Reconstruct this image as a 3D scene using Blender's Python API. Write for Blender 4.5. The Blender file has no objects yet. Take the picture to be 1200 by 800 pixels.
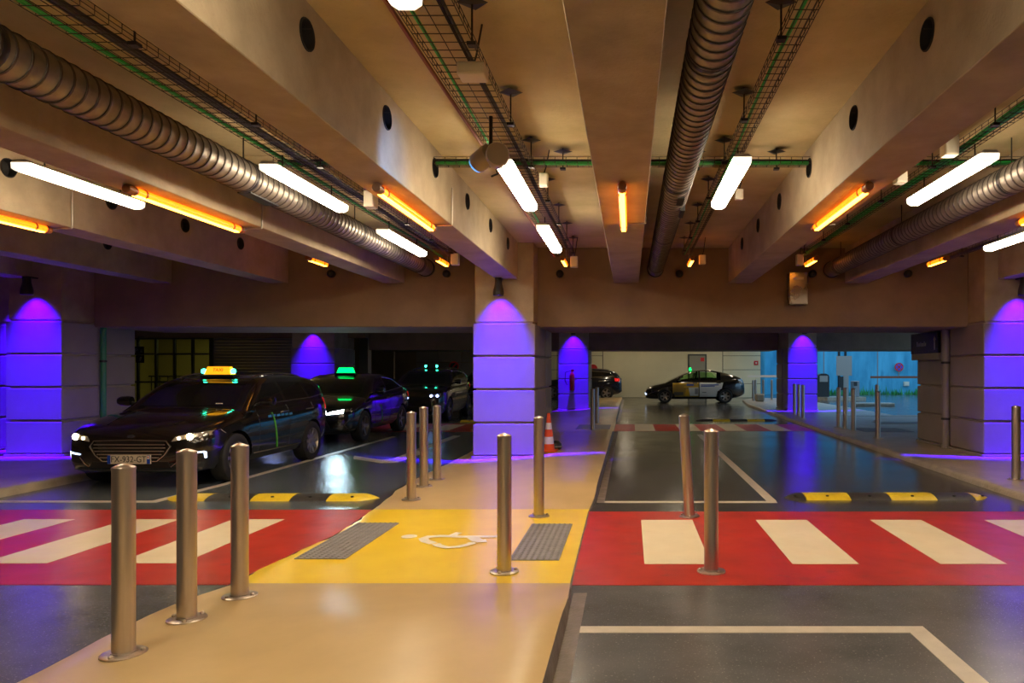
import bpy, bmesh, math, random
import numpy as np
from mathutils import Vector, Matrix
from mathutils.bvhtree import BVHTree

random.seed(7)
S = bpy.context.scene
COL = S.collection
PI = math.pi

# ------------------------------------------------------------------ camera, world, exposure
F, VX, VY, HC = 850.0, 738.0, 434.0, 1.46       # focal (px of 1200x800), vanishing point, eye height
cd = bpy.data.cameras.new('camera'); cam = bpy.data.objects.new('camera', cd); COL.objects.link(cam)
cam.location = (0, 0, HC); cam.rotation_euler = (PI/2, 0, 0)
cd.sensor_width = 36.0; cd.lens = F/1200*36; cd.shift_x = -(VX-600)/1200; cd.shift_y = (VY-400)/1200
cd.clip_start = .05; cd.clip_end = 300
S.camera = cam
vs = S.view_settings
vs.view_transform = 'Standard'; vs.look = 'None'; vs.gamma = 1; vs.use_curve_mapping = False
vs.exposure = 0.0
S.cycles.use_denoising = True
S.cycles.max_bounces = 8; S.cycles.diffuse_bounces = 5; S.cycles.glossy_bounces = 4
S.cycles.transparent_max_bounces = 8
S.cycles.sample_clamp_indirect = 6.0; S.cycles.caustics_reflective = False; S.cycles.caustics_refractive = False
W = bpy.data.worlds.new('dusk_sky'); S.world = W; W.use_nodes = True
W.node_tree.nodes['Background'].inputs[0].default_value = (.30, .54, .80, 1)
W.node_tree.nodes['Background'].inputs[1].default_value = 2.1

L_WHITE = 38.0      # radiance of the white batten lenses
L_ORANGE = 16.0
P_UV = 1900.0        # strength of each violet spot

def gp(px, py, z=0.0):                           # a floor point seen at a pixel of the 1200x800 photograph
    Y = (HC-z)*F/(py-VY)
    return ((px-VX)*Y/F, Y)
def zat(py, Y): return HC-(py-VY)*Y/F
def xat(px, Y): return (px-VX)*Y/F

# ------------------------------------------------------------------ materials
M = {}
def nt(name):
    m = bpy.data.materials.new(name); m.use_nodes = True
    t = m.node_tree; b = t.nodes['Principled BSDF']; M[name] = m
    return m, t, b
def plain(name, col, rough=.5, metal=0.0, emit=None, es=0.0, spec=.5, coat=0.0, alpha=None):
    m, t, b = nt(name)
    b.inputs['Base Color'].default_value = (*col, 1); b.inputs['Roughness'].default_value = rough
    b.inputs['Metallic'].default_value = metal; b.inputs['Specular IOR Level'].default_value = spec
    if coat: b.inputs['Coat Weight'].default_value = coat; b.inputs['Coat Roughness'].default_value = .04
    if emit: b.inputs['Emission Color'].default_value = (*emit, 1); b.inputs['Emission Strength'].default_value = es
    return m
def noisy(name, c1, c2, scale, rough=(.5, .7), bump=.1, bscale=60, metal=0, detail=6, spec=.5, c3=None, sp_scale=300, sp=.0, aniso=None, stretch=None, rscale=None, bdist=.01):
    m, t, b = nt(name); N = t.nodes; K = t.links
    tc = N.new('ShaderNodeTexCoord'); src = tc.outputs['Object']
    if stretch:
        mp = N.new('ShaderNodeMapping'); mp.inputs['Scale'].default_value = stretch; K.new(src, mp.inputs[0]); src = mp.outputs[0]
    n1 = N.new('ShaderNodeTexNoise'); n1.inputs['Scale'].default_value = scale; n1.inputs['Detail'].default_value = detail; n1.inputs['Roughness'].default_value = .6
    K.new(src, n1.inputs['Vector'])
    r1 = N.new('ShaderNodeValToRGB'); r1.color_ramp.elements[0].position = .32; r1.color_ramp.elements[1].position = .68
    r1.color_ramp.elements[0].color = (*c1, 1); r1.color_ramp.elements[1].color = (*c2, 1); K.new(n1.outputs['Fac'], r1.inputs[0])
    colout = r1.outputs[0]
    if sp > 0:
        n2 = N.new('ShaderNodeTexNoise'); n2.inputs['Scale'].default_value = sp_scale; n2.inputs['Detail'].default_value = 2; K.new(src, n2.inputs['Vector'])
        r2 = N.new('ShaderNodeValToRGB'); r2.color_ramp.elements[0].position = .62; r2.color_ramp.elements[1].position = .72; K.new(n2.outputs['Fac'], r2.inputs[0])
        mul = N.new('ShaderNodeMath'); mul.operation = 'MULTIPLY'; mul.inputs[1].default_value = sp; K.new(r2.outputs[0], mul.inputs[0])
        mx = N.new('ShaderNodeMixRGB'); mx.inputs[2].default_value = (*(c3 or c2), 1); K.new(mul.outputs[0], mx.inputs[0]); K.new(colout, mx.inputs[1]); colout = mx.outputs[0]
    K.new(colout, b.inputs['Base Color'])
    n3 = N.new('ShaderNodeTexNoise'); n3.inputs['Scale'].default_value = rscale or scale*1.7; n3.inputs['Detail'].default_value = 4; K.new(src, n3.inputs['Vector'])
    mr = N.new('ShaderNodeMapRange'); mr.inputs['From Min'].default_value = .15; mr.inputs['From Max'].default_value = .85
    mr.inputs['To Min'].default_value = rough[0]; mr.inputs['To Max'].default_value = rough[1]; K.new(n3.outputs['Fac'], mr.inputs['Value']); b.inputs['Roughness'].default_value = sum(rough)/2
    if rough[1]-rough[0] > .101: K.new(mr.outputs[0], b.inputs['Roughness'])
    b.inputs['Metallic'].default_value = metal; b.inputs['Specular IOR Level'].default_value = spec
    if bump:
        n4 = N.new('ShaderNodeTexNoise'); n4.inputs['Scale'].default_value = bscale; n4.inputs['Detail'].default_value = 3; K.new(src, n4.inputs['Vector'])
        bp = N.new('ShaderNodeBump'); bp.inputs['Strength'].default_value = bump; bp.inputs['Distance'].default_value = bdist
        K.new(n4.outputs['Fac'], bp.inputs['Height']); K.new(bp.outputs[0], b.inputs['Normal'])
    return m

noisy('concrete', (.30, .235, .15), (.44, .345, .225), 2.6, (.6, .8), .22, 45, detail=12, sp=.3, c3=(.27, .2, .13), sp_scale=55)
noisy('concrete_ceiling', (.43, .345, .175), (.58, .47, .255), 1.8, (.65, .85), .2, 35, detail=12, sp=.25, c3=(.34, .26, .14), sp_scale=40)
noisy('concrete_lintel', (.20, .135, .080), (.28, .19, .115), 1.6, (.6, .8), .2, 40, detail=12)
noisy('concrete_block', (.24, .195, .175), (.29, .235, .21), 1.4, (.55, .75), .10, 50, sp=.15, c3=(.18, .15, .13), sp_scale=60)
noisy('joint', (.34, .27, .25), (.40, .32, .30), 3, (.6, .8), .1, 50)
noisy('asphalt', (.085, .087, .092), (.145, .147, .152), 1.3, (.15, .27), .2, 120, sp=.85, c3=(.27, .265, .255), sp_scale=75, spec=.5, rscale=1.2, bdist=.004)
noisy('asphalt_blue', (.080, .095, .110), (.125, .150, .170), 1.1, (.10, .22), .3, 200, sp=.5, c3=(.22, .22, .21), sp_scale=120, spec=.5, rscale=1.2, bdist=.004)  # blue tint mostly stands in for light reflected on the taxi lane
noisy('asphalt_sealed_dim', (.050, .047, .043), (.085, .080, .074), 1.6, (.09, .22), .3, 150, sp=.3, c3=(.15, .145, .14), sp_scale=90, spec=.4, rscale=1.6, bdist=.003, stretch=(1, .5, 1))  # smoother sealed asphalt, its colour darkened further for the dimmer light mid-lane
noisy('epoxy_beige', (.52, .36, .165), (.61, .43, .205), 1.6, (.30, .32), .04, 60, sp=0, spec=.45, rscale=1.5, bdist=.003)
noisy('paint_yellow', (.84, .57, .022), (.92, .66, .035), 2.2, (.28, .30), .04, 60, sp=0, spec=.5, bdist=.005)
noisy('paint_red', (.36, .024, .015), (.54, .034, .018), 2.0, (.30, .42), .3, 220, sp=.45, c3=(.25, .06, .05), sp_scale=6, spec=.45, bdist=.004)
noisy('paint_cream', (.72, .62, .43), (.80, .70, .50), 2.5, (.3, .5), .15, 120, sp=.2, c3=(.62, .52, .36), sp_scale=9, bdist=.004)
noisy('paint_line', (.50, .44, .36), (.62, .55, .45), 6, (.35, .55), .2, 150, sp=.4, c3=(.3, .27, .23), sp_scale=160, bdist=.004)
noisy('paint_symbol', (.78, .74, .62), (.86, .82, .70), 6, (.3, .5), .08, 100)
noisy('tactile', (.20, .19, .20), (.26, .25, .255), 8, (.4, .6), .1, 100)
noisy('kerb_stone', (.30, .25, .19), (.44, .37, .28), 5, (.25, .5), .6, 35, sp=.3, c3=(.2, .17, .13), sp_scale=60, bdist=.015)
noisy('kerb_face', (.13, .10, .085), (.2, .16, .13), 5, (.3, .6), .5, 40, bdist=.01)
noisy('pavement', (.36, .28, .20), (.45, .355, .26), 2, (.3, .45), .06, 120, bdist=.003)
noisy('steel', (.50, .44, .39), (.60, .53, .47), 3, (.30, .36), .02, 30, metal=1, stretch=(14, 14, .5))
noisy('galvanised', (.22, .19, .165), (.34, .30, .26), 7, (.42, .58), .08, 20, metal=.75)
noisy('plate_steel', (.42, .36, .30), (.55, .47, .38), 3, (.22, .35), .15, 5, metal=1, bdist=.02)
noisy('rubber_black', (.022, .021, .022), (.045, .043, .042), 20, (.4, .6), .3, 120)
noisy('rubber_yellow', (.70, .50, .015), (.82, .62, .03), 12, (.35, .5), .2, 100, sp=.4, c3=(.3, .22, .03), sp_scale=60)
noisy('plaster_cream', (.62, .56, .36), (.70, .64, .43), .5, (.6, .8), .05, 30)
noisy('outdoor_wall', (.03, .24, .40), (.10, .46, .66), 1.3, (.7, .9), .2, 8, sp=.5, c3=(.03, .2, .34), sp_scale=2.2, stretch=(1, 1, .22))
noisy('weeds', (.02, .20, .05), (.06, .38, .10), 20, (.6, .8), 0)
plain('seam_dark', (.09, .075, .065), .5, .6)
plain('wire', (.045, .038, .032), .45, .7)
plain('black_metal', (.018, .016, .016), .45, .3)
plain('black_plastic', (.012, .012, .012), .4)
plain('hole_dark', (.012, .010, .010), .8)
noisy('cable_green', (.0, .34, .05), (.015, .52, .09), 30, (.35, .5), 0)
plain('cable_black', (.018, .017, .017), .5)
plain('cable_rust', (.20, .06, .025), .6)
plain('white_plastic', (.70, .64, .52), .45)
plain('grey_plastic', (.34, .31, .28), .5)
plain('conduit', (.42, .37, .31), .35, .8)
plain('fixture_body', (.60, .58, .55), .35)
plain('lens_white', (1, 1, 1), .4, 0, (1, .84, .60), L_WHITE)
plain('lens_cap', (.8, .8, .78), .3, 0, (1, .86, .64), 1.5)
plain('lamp_orange', (1, .4, .05), .4, 0, (1, .36, .035), L_ORANGE)
plain('lamp_orange_shell', (1, .25, .02), .3, 0, (1, .19, .004), 2.6)
plain('orange_cap', (.30, .10, .02), .4)
plain('uv_lens', (.2, .1, .8), .2, 0, (.2, .01, 1), 6)
plain('projector_shell', (.36, .28, .21), .4)
plain('projector_lens', (.1, .3, .8), .05, 0, (.12, .45, 1), 1.2)
plain('car_black', (.0055, .005, .0055), .16, 0, spec=.55, coat=1.0)
plain('car_grey', (.030, .028, .026), .2, .4, spec=.5, coat=1.0)
plain('car_navy', (.006, .009, .022), .16, 0, spec=.5, coat=1.0)
plain('car_glass', (.006, .007, .008), .03, 0, spec=.8)
plain('tyre', (.012, .012, .012), .7)
plain('alloy', (.42, .38, .34), .3, .85)
plain('alloy_dark', (.16, .14, .13), .35, .7)
plain('chrome', (.70, .68, .64), .26, 1)
plain('badge', (.10, .11, .16), .2, .8)
plain('grille_black', (.008, .008, .008), .35)
plain('plate_white', (.62, .56, .44), .45)
plain('plate_blue', (.008, .05, .42), .4)
plain('plate_text', (.02, .02, .02), .5)
plain('red_mark', (.6, .02, .02), .4)
plain('headlamp_glass', (.30, .28, .26), .08, .3, spec=.7)
plain('head_warm', (1, .9, .7), .2, 0, (1, .74, .40), 60)
plain('head_cool', (.9, .97, 1), .2, 0, (.62, .88, 1), 130)
plain('head_blue', (.6, .7, 1), .2, 0, (.35, .45, 1), 22)
plain('drl', (.8, .9, 1), .2, 0, (.55, .72, 1), 4)
plain('tail_red', (.5, .01, .01), .15, 0, (1, .02, .02), .6)
plain('taxi_amber', (.9, .45, .02), .3, 0, (1, .42, .01), 1.15)
plain('taxi_green', (.0, .8, .2), .3, 0, (.0, 1, .12), 3.5)
plain('taxi_teal', (.0, .8, .5), .3, 0, (.03, 1, .48), 14)
plain('taxi_text', (.25, .04, .005), .5)
plain('side_green', (.10, .50, .03), .3, 0, spec=.5)
plain('side_blue', (.03, .20, .50), .3)
plain('door_white', (.75, .73, .66), .35, coat=.5)
plain('door_ochre', (.40, .24, .04), .35, coat=.5)
plain('door_yellow', (.70, .42, .03), .35, coat=.5)
plain('door_blue', (.06, .10, .40), .35)
plain('door_dark', (.09, .085, .07), .4)
plain('cone_orange', (.85, .10, .015), .45)
plain('cone_white', (.80, .78, .74), .4)
plain('extinguisher_red', (.55, .012, .012), .3)
plain('sign_red', (.60, .02, .02), .4)
plain('sign_blue', (.03, .05, .50), .4)
plain('sign_white', (.7, .7, .68), .5)
plain('sign_black', (.008, .008, .009), .25)
plain('sign_text', (.22, .21, .20), .5)
plain('door_grey', (.24, .23, .18), .5)
plain('shutter', (.20, .205, .20), .45, .5)
plain('mullion', (.06, .065, .06), .5, .3)
plain('interior_wall', (.42, .34, .14), .7)
plain('interior_lamp', (1, .9, .6), .5, 0, (1, .80, .36), 16)
plain('downpipe', (.24, .20, .17), .5)
plain('downpipe_green', (.03, .22, .09), .45)
plain('barrier_white', (.75, .70, .62), .4)
plain('machine_grey', (.22, .24, .26), .5)
plain('concrete_grey', (.26, .23, .18), .8)
def glassmat(name, tint, fac=.85):
    m = bpy.data.materials.new(name); m.use_nodes = True; t = m.node_tree; N = t.nodes; N.clear()
    o = N.new('ShaderNodeOutputMaterial'); mx = N.new('ShaderNodeMixShader'); tr = N.new('ShaderNodeBsdfTransparent'); gl = N.new('ShaderNodeBsdfGlossy')
    fr = N.new('ShaderNodeFresnel'); fr.inputs[0].default_value = 1.5
    tr.inputs[0].default_value = (*tint, 1); gl.inputs['Roughness'].default_value = .03
    t.links.new(fr.outputs[0], mx.inputs[0]); t.links.new(tr.outputs[0], mx.inputs[1]); t.links.new(gl.outputs[0], mx.inputs[2]); t.links.new(mx.outputs[0], o.inputs[0])
    M[name] = m
glassmat('clear_glass', (.72, .80, .62)); glassmat('car_clear_glass', (.62, .85, .50)); glassmat('diffuser_clear', (.95, .95, .95))

# ------------------------------------------------------------------ mesh helpers
class MB:
    def __init__(s): s.v = []; s.f = []
    def add(s, vs_, fs):
        o = len(s.v); s.v += [tuple(p) for p in vs_]; s.f += [tuple(i+o for i in f) for f in fs]; return s
    def box(s, x0, x1, y0, y1, z0, z1, b=0):
        if b:
            bm = bmesh.new(); bmesh.ops.create_cube(bm, size=1)
            bmesh.ops.scale(bm, vec=(x1-x0, y1-y0, z1-z0), verts=bm.verts); bmesh.ops.translate(bm, vec=((x0+x1)/2, (y0+y1)/2, (z0+z1)/2), verts=bm.verts)
            bmesh.ops.bevel(bm, geom=bm.edges[:], offset=b, segments=1, affect='EDGES', profile=.5)
            bm.verts.index_update(); s.add([v.co[:] for v in bm.verts], [[v.index for v in f.verts] for f in bm.faces]); bm.free(); return s
        return s.add([(x0,y0,z0),(x1,y0,z0),(x1,y1,z0),(x0,y1,z0),(x0,y0,z1),(x1,y0,z1),(x1,y1,z1),(x0,y1,z1)],
                     [(0,3,2,1),(4,5,6,7),(0,1,5,4),(1,2,6,5),(2,3,7,6),(3,0,4,7)])
    def tube(s, path, r, n=8, cap=True):
        P = [Vector(p) for p in path]; rings = []; up = None
        for i, p in enumerate(P):
            d = (P[min(i+1, len(P)-1)]-P[max(i-1, 0)]).normalized()
            if up is None:
                up = Vector((0,0,1)) if abs(d.z) < .9 else Vector((1,0,0))
            a = d.cross(up).normalized(); b = a.cross(d).normalized(); up = b
            rr = r[i] if isinstance(r, (list, tuple)) else r
            rings.append([p+a*math.cos(2*PI*k/n)*rr+b*math.sin(2*PI*k/n)*rr for k in range(n)])
        vs_ = [q for R in rings for q in R]; fs = []
        for i in range(len(P)-1):
            for k in range(n): fs.append((i*n+k, i*n+(k+1)%n, (i+1)*n+(k+1)%n, (i+1)*n+k))
        if cap: fs.append(tuple(range(n-1,-1,-1))); fs.append(tuple((len(P)-1)*n+k for k in range(n)))
        return s.add(vs_, fs)
    def lathe(s, prof, c=(0,0,0), axis='z', n=16, cap=True):     # prof: (radius, height)
        vs_ = []; fs = []
        for (r, h) in prof:
            for k in range(n):
                a = 2*PI*k/n; u, w = r*math.cos(a), r*math.sin(a)
                vs_.append({'z': (c[0]+u, c[1]+w, c[2]+h), 'y': (c[0]+w, c[1]+h, c[2]+u), 'x': (c[0]+h, c[1]+u, c[2]+w)}[axis])
        m = len(prof)
        for i in range(m-1):
            for k in range(n): fs.append((i*n+k, i*n+(k+1)%n, (i+1)*n+(k+1)%n, (i+1)*n+k))
        if cap:
            if prof[0][0] > 1e-6: fs.append(tuple(range(n-1,-1,-1)))
            if prof[-1][0] > 1e-6: fs.append(tuple((m-1)*n+k for k in range(n)))
        return s.add(vs_, fs)
    def prism(s, poly, z0, z1):
        n = len(poly)
        return s.add([(x,y,z0) for x,y in poly]+[(x,y,z1) for x,y in poly], [tuple(range(n-1,-1,-1)), tuple(range(n,2*n))]+[(i,(i+1)%n,n+(i+1)%n,n+i) for i in range(n)])
    def grid(s, rows, flip=False):
        m, n = len(rows), len(rows[0]); vs_ = [p for r in rows for p in r]; fs = []
        for i in range(m-1):
            for j in range(n-1):
                f = (i*n+j, i*n+j+1, (i+1)*n+j+1, (i+1)*n+j); fs.append(f[::-1] if flip else f)
        return s.add(vs_, fs)
    def mesh(s, name, mat, off=(0,0,0), smooth=None):
        me = bpy.data.meshes.new(name); me.from_pydata([(a-off[0], b-off[1], c-off[2]) for a,b,c in s.v], [], s.f)
        if smooth is not None:
            me.shade_smooth(); me.set_sharp_from_angle(angle=math.radians(smooth))
        for k in (mat if isinstance(mat, (list, tuple)) else [mat]): me.materials.append(M[k])
        me.update(); return me
    def build(s, name, mat, parent=None, smooth=None, world=True):
        """world=True: the vertices are world coordinates (parents only translate)"""
        if parent is None:
            a = np.array(s.v); o = Vector(((a[:,0].min()+a[:,0].max())/2, (a[:,1].min()+a[:,1].max())/2, a[:,2].min()))
        else:
            o = worldloc(parent) if world else Vector((0,0,0))
        ob = bpy.data.objects.new(name, s.mesh(name, mat, o, smooth)); COL.objects.link(ob)
        if parent is None: ob.location = o
        else: ob.parent = parent
        return ob
def worldloc(o):
    p = Vector((0,0,0))
    while o is not None: p = p+o.location; o = o.parent
    return p
def tag(o, label=None, cat=None, group=None, kind=None):
    if label: o['label'] = label
    if cat: o['category'] = cat
    if group: o['group'] = group
    if kind: o['kind'] = kind
    return o
def thing(name, loc, label, cat, group=None, rz=0):
    o = bpy.data.objects.new(name, None); COL.objects.link(o); o.location = loc; o.rotation_euler = (0,0,rz); o.empty_display_size = .1
    return tag(o, label, cat, group)
def struct(name, loc=(0,0,0), label=None):
    o = bpy.data.objects.new(name, None); COL.objects.link(o); o.location = loc; o['kind'] = 'structure'
    if label: o['label'] = label
    return o
def inst(name, me, parent, loc=(0,0,0), rot=(0,0,0)):
    o = bpy.data.objects.new(name, me); COL.objects.link(o); o.parent = parent; o.location = loc; o.rotation_euler = rot; return o
def copy_tree(o, parent=None):
    c = o.copy(); COL.objects.link(c); c.parent = parent
    for ch in list(o.children): copy_tree(ch, c)
    return c
def text_mb(txt, size, place, thick=.002, sx=1.0, align='CENTER'):
    """letters as geometry; place(u, v, w) gives the point"""
    cu = bpy.data.curves.new('t', 'FONT'); cu.body = txt; cu.size = size; cu.align_x = align; cu.align_y = 'CENTER'; cu.extrude = thick; cu.resolution_u = 3
    ob = bpy.data.objects.new('t', cu); COL.objects.link(ob)
    me = bpy.data.meshes.new_from_object(ob.evaluated_get(bpy.context.evaluated_depsgraph_get()))
    mb = MB(); mb.add([place(v.co.x*sx, v.co.y, v.co.z) for v in me.vertices], [tuple(p.vertices) for p in me.polygons])
    bpy.data.objects.remove(ob); bpy.data.curves.remove(cu); bpy.data.meshes.remove(me)
    return mb
def lerp(a, b, t): return a+(b-a)*t
def interp(pts, x): return float(np.interp(x, [p[0] for p in pts], [p[1] for p in pts]))
def pchip(pts):
    xs = np.array([p[0] for p in pts], float); ys = np.array([p[1] for p in pts], float)
    h = np.diff(xs); d = np.diff(ys)/h; n = len(xs); m = np.zeros(n)
    for i in range(1, n-1):
        if d[i-1]*d[i] > 0:
            w1, w2 = 2*h[i]+h[i-1], h[i]+2*h[i-1]; m[i] = (w1+w2)/(w1/d[i-1]+w2/d[i])
    m[0], m[-1] = d[0], d[-1]
    def f(x):
        x = min(max(x, xs[0]), xs[-1]); i = min(int(np.searchsorted(xs, x, 'right'))-1, n-2); i = max(i, 0)
        t = (x-xs[i])/h[i]
        return float((2*t**3-3*t**2+1)*ys[i]+(t**3-2*t**2+t)*h[i]*m[i]+(-2*t**3+3*t**2)*ys[i+1]+(t**3-t**2)*h[i]*m[i+1])
    return f

def cyl_cut(body_me, cuts):
    ob = bpy.data.objects.new('b', body_me); COL.objects.link(ob); tmp = []
    for (x0, x1, y, z, r) in cuts:
        me = MB().lathe([(r, x0), (r, x1)], (0, y, z), 'x', 28).mesh('c', 'tyre'); c = bpy.data.objects.new('c', me); COL.objects.link(c); tmp.append(c)
        md = ob.modifiers.new('m', 'BOOLEAN'); md.operation = 'DIFFERENCE'; md.solver = 'EXACT'; md.object = c
    bpy.context.view_layer.update()
    me = bpy.data.meshes.new_from_object(ob.evaluated_get(bpy.context.evaluated_depsgraph_get()))
    for o in [ob]+tmp: bpy.data.objects.remove(o)
    return me

# ================================================================== THE SETTING
ZC, ZB, ZH = 3.52, 2.93, 2.19          # ceiling, beam soffit, lintel soffit
YC, YH, YHB = 11.65, 12.2, 14.1        # column front, lintel front and back
LK, RK = -7.2, 4.44                    # kerb lines of the taxi lane and the empty lane
KI = -.38                              # island's kerb face beside the empty lane
ZP = .08

# ground
fl = struct('floor', (0, 0, 0), 'asphalt lanes of the covered taxi rank')
def ground(x0, x1, y0, y1, z, mat, name='road_surface'):
    nx = max(2, int((x1-x0)/2)+1); ny = max(2, int((y1-y0)/2)+1)
    rows = [[(lerp(x0,x1,j/(nx-1)), lerp(y0,y1,i/(ny-1)), z) for j in range(nx)] for i in range(ny)]
    mb = MB().grid(rows); return mb.build(name, mat, fl)
ground(-2.9, 30, -7, 7.5, 0, 'asphalt'); ground(-2.9, 30, 7.5, 50, 0, 'asphalt_sealed_dim')
ground(-22, -2.9, -7, 7.5, 0, 'asphalt'); ground(-22, -2.9, 7.5, 50, 0, 'asphalt_blue')

# the beige island between the lanes
edgeL = [(-7,-2.88),(3.4,-2.88),(4.3,-2.9),(4.6,-2.85),(5.0,-2.745),(5.6,-2.735),(6.4,-2.64),(7.0,-2.67),(7.57,-2.72),(8.2,-2.78),(8.9,-2.87),(9.7,-2.89),(13,-2.86),(17,-2.8),(36,-2.8)]
edgeR = [(-7,KI),(4.4,KI),(5.0,-.41),(7.5,-.43),(8.2,-.39),(37,KI)]
def ramp(y):
    def sst(a, b, t): t = min(max((t-a)/(b-a), 0), 1); return t*t*(3-2*t)
    near = 1-sst(3.9, 5.0, y) if y < 6 else sst(7.5, 8.8, y)
    far = 1-sst(16.2, 17.4, y) if y < 18.7 else sst(20, 21, y)
    return min(max(near, 0), 1)*far if y < 18.7 else far
def island_z(x, y):
    a = interp(edgeL, y); b = interp(edgeR, y); u = min(max((x-a)/(b-a), 0), 1)
    return .006+ramp(y)*(.01+.105*min(1, u*1.5)**1.2)
isl = struct('pavement_island', (0,0,0), 'beige painted traffic island with a yellow crossing strip between the two lanes')
def island(y0, y1, mat, name, dy=.2):
    ys = list(np.arange(y0, y1, dy))+[y1]; rows = []
    us = [0, .02, .08, .16, .26, .36, .46, .56, .66, .76, .86, .93, .975, 1.0]
    for y in ys:
        a, b = interp(edgeL, y), interp(edgeR, y); r = []
        for k, u in enumerate(us):
            x = lerp(a, b, u); z = island_z(x, y)
            if k == 0: z = -.01
            if k == len(us)-1: z -= .018*ramp(y)
            wob = .012*math.sin(y*9.1)+.008*math.sin(y*23+1) if k <= 1 else 0
            r.append((x+wob, y, z))
        rows.append(r)
    return MB().grid(rows).build(name, mat, isl, smooth=40)
island(-6.5, 4.96, 'epoxy_beige', 'island_paving'); island(4.96, 7.6, 'paint_yellow', 'crossing_strip', .12); island(7.6, 36.5, 'epoxy_beige', 'island_paving', .3)
mb = MB(); rows = []
for y in np.arange(-6.5, 36.6, .2):
    z = island_z(interp(edgeR, y), y)-.018*ramp(y); b = interp(edgeR, y); j = random.uniform(-.005, .005)
    rows.append([(b, y, z), (b+.006+j*.5, y, z-.02-j if z > .05 else z), (b+.012+j, y, z*.5), (b+.02, y, -.02)])
mb.grid(rows).build('kerb_face', 'kerb_face', isl, smooth=50)
mb = MB().box(-2.8, KI, 36.4, 36.6, -.02, .11); mb.build('kerb_end', 'kerb_stone', isl)
mb = MB()     # concrete gutter strip along the island
for y0, y1 in ((-6.5, 4.75), (8.0, 17.2), (20.4, 36.4)): mb.box(KI+.012, KI+.1, y0, y1, -.01, .004)
mb.build('gutter_strip', 'kerb_face', isl)

# raised pavements at both sides
pl = struct('pavement_left', (0,0,0), 'raised pavement beside the taxi lane')
def kerb(path, w, h, side, parent, name='kerb'):
    rows = []
    P = []
    for (x0,y0),(x1,y1) in zip(path, path[1:]):
        n = max(2, int(math.hypot(x1-x0, y1-y0)/.25))
        P += [(lerp(x0,x1,i/n), lerp(y0,y1,i/n)) for i in range(n)]
    P.append(path[-1])
    for x, y in P:
        j = random.uniform(-.006, .006)
        rows.append([(x+j, y, -.02), (x+side*.01+j, y, h*.6), (x+side*.035+j, y, h-.006+j*.5), (x+side*.07, y, h+j*.4), (x+side*w, y, h+.001), (x+side*w, y, -.02)])
    return MB().grid(rows, flip=side < 0).build(name, 'kerb_stone', parent, smooth=50)
kerb([(LK,-6.5),(LK-.02,6),(LK-.05,24)], .16, .10, -1, pl)
MB().box(-16, LK-.14, -6.5, 24.4, -.02, .098).build('paving', 'pavement', pl)
pr = struct('pavement_right', (0,0,0), 'raised pavement beside the empty lane')
rk = [(RK-.02,-6.5),(RK-.04,9),(RK+.03,13),(RK+.08,17.5),(4.7,25),(4.85,30),(5.35,34.5),(6.2,36.5)]
kerb(rk, .22, ZP, 1, pr)
poly = [(x+.2, y) for x, y in rk]+[(8.2,36.5),(8.2,22.3),(12,22.3),(12,-6.5)]
MB().prism(poly, -.02, ZP-.002).build('paving', 'pavement', pr)
MB().box(5.3, 6.4, 16.3, 17.4, ZP-.002, ZP+.004).build('tactile_panel', 'tactile', pr)
MB().box(6.5, 8.2, 18.8, 19.5, ZP-.002, ZP+.004).build('tactile_panel', 'tactile', pr)
MB().box(6.5, 12, 21.9, 22.4, -.02, ZP+.005).build('kerb_edge', 'kerb_stone', pr)

# ceiling slab and its beams
ce = struct('ceiling', (0,0,0), 'painted concrete ceiling slab of the rank')
mb = MB()
for (y0, y1) in ((-7, 6.95), (6.965, 12.3)): mb.box(-16, 12, y0, y1, ZC, ZC+.3)
mb.box(-16, 12, 6.94, 6.98, ZC+.012, ZC+.3)
mb.build('ceiling_slab', 'concrete_ceiling', ce)
MB().box(-22, 12, 12.3, 28.4, ZC, ZC+.3).build('ceiling_slab', 'concrete_ceiling', ce)
MB().box(-22, 7.2, 28.4, 39.3, ZC, ZC+.3).build('ceiling_slab', 'concrete_ceiling', ce)

def holed_beam(xa, xb, y1, name='ceiling_beam', holes=True):
    t = struct(name, ((xa+xb)/2, 0, ZB), 'long concrete ceiling beam')
    ys0 = -6.5
    me = MB().box(xa-t.location.x, xb-t.location.x, ys0, y1, 0, ZC+.002-ZB, b=.005).mesh('beam_body', 'concrete')
    yks = [4.04+1.33*k for k in range(-2, 6) if 4.04+1.33*k < y1-.4] if holes else []
    if yks: me = cyl_cut(me, [(xs-t.location.x-.07, xs-t.location.x+.07, yk, 3.33-ZB, .085) for yk in yks for xs in (xa, xb)])
    inst('beam_body', me, t)
    cup = MB().lathe([(.0845,.012),(.0845,-.066),(0,-.067)], (0,0,0), 'x', 24, cap=False).lathe([(.0845,.0),(.09,.0),(.09,.006),(.082,.008)], (0,0,0), 'x', 24, cap=False).mesh('round_sleeve', 'hole_dark', smooth=40)
    for yk in yks:
        for xs, sg in ((xa, -1), (xb, 1)): inst('round_sleeve', cup, t, (xs-t.location.x, yk, 3.33-ZB), (0, 0, 0 if sg > 0 else PI))
    return t
beams = [(-9.86,-9.5,YC),(-8.05,-7.7,YH),(-6.1,-5.74,YH),(-4.15,-3.79,YH),(-2.15,-1.8,YC),(-.27,.15,YH),(1.66,2.05,YH),(3.62,4.0,YH),(5.92,6.3,YC),(7.9,8.3,YH),(-11.8,-11.4,YH)]
for i, (a, b, y1) in enumerate(beams): holed_beam(a, b, y1, holes=(i not in (5, 9, 10)))

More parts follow.
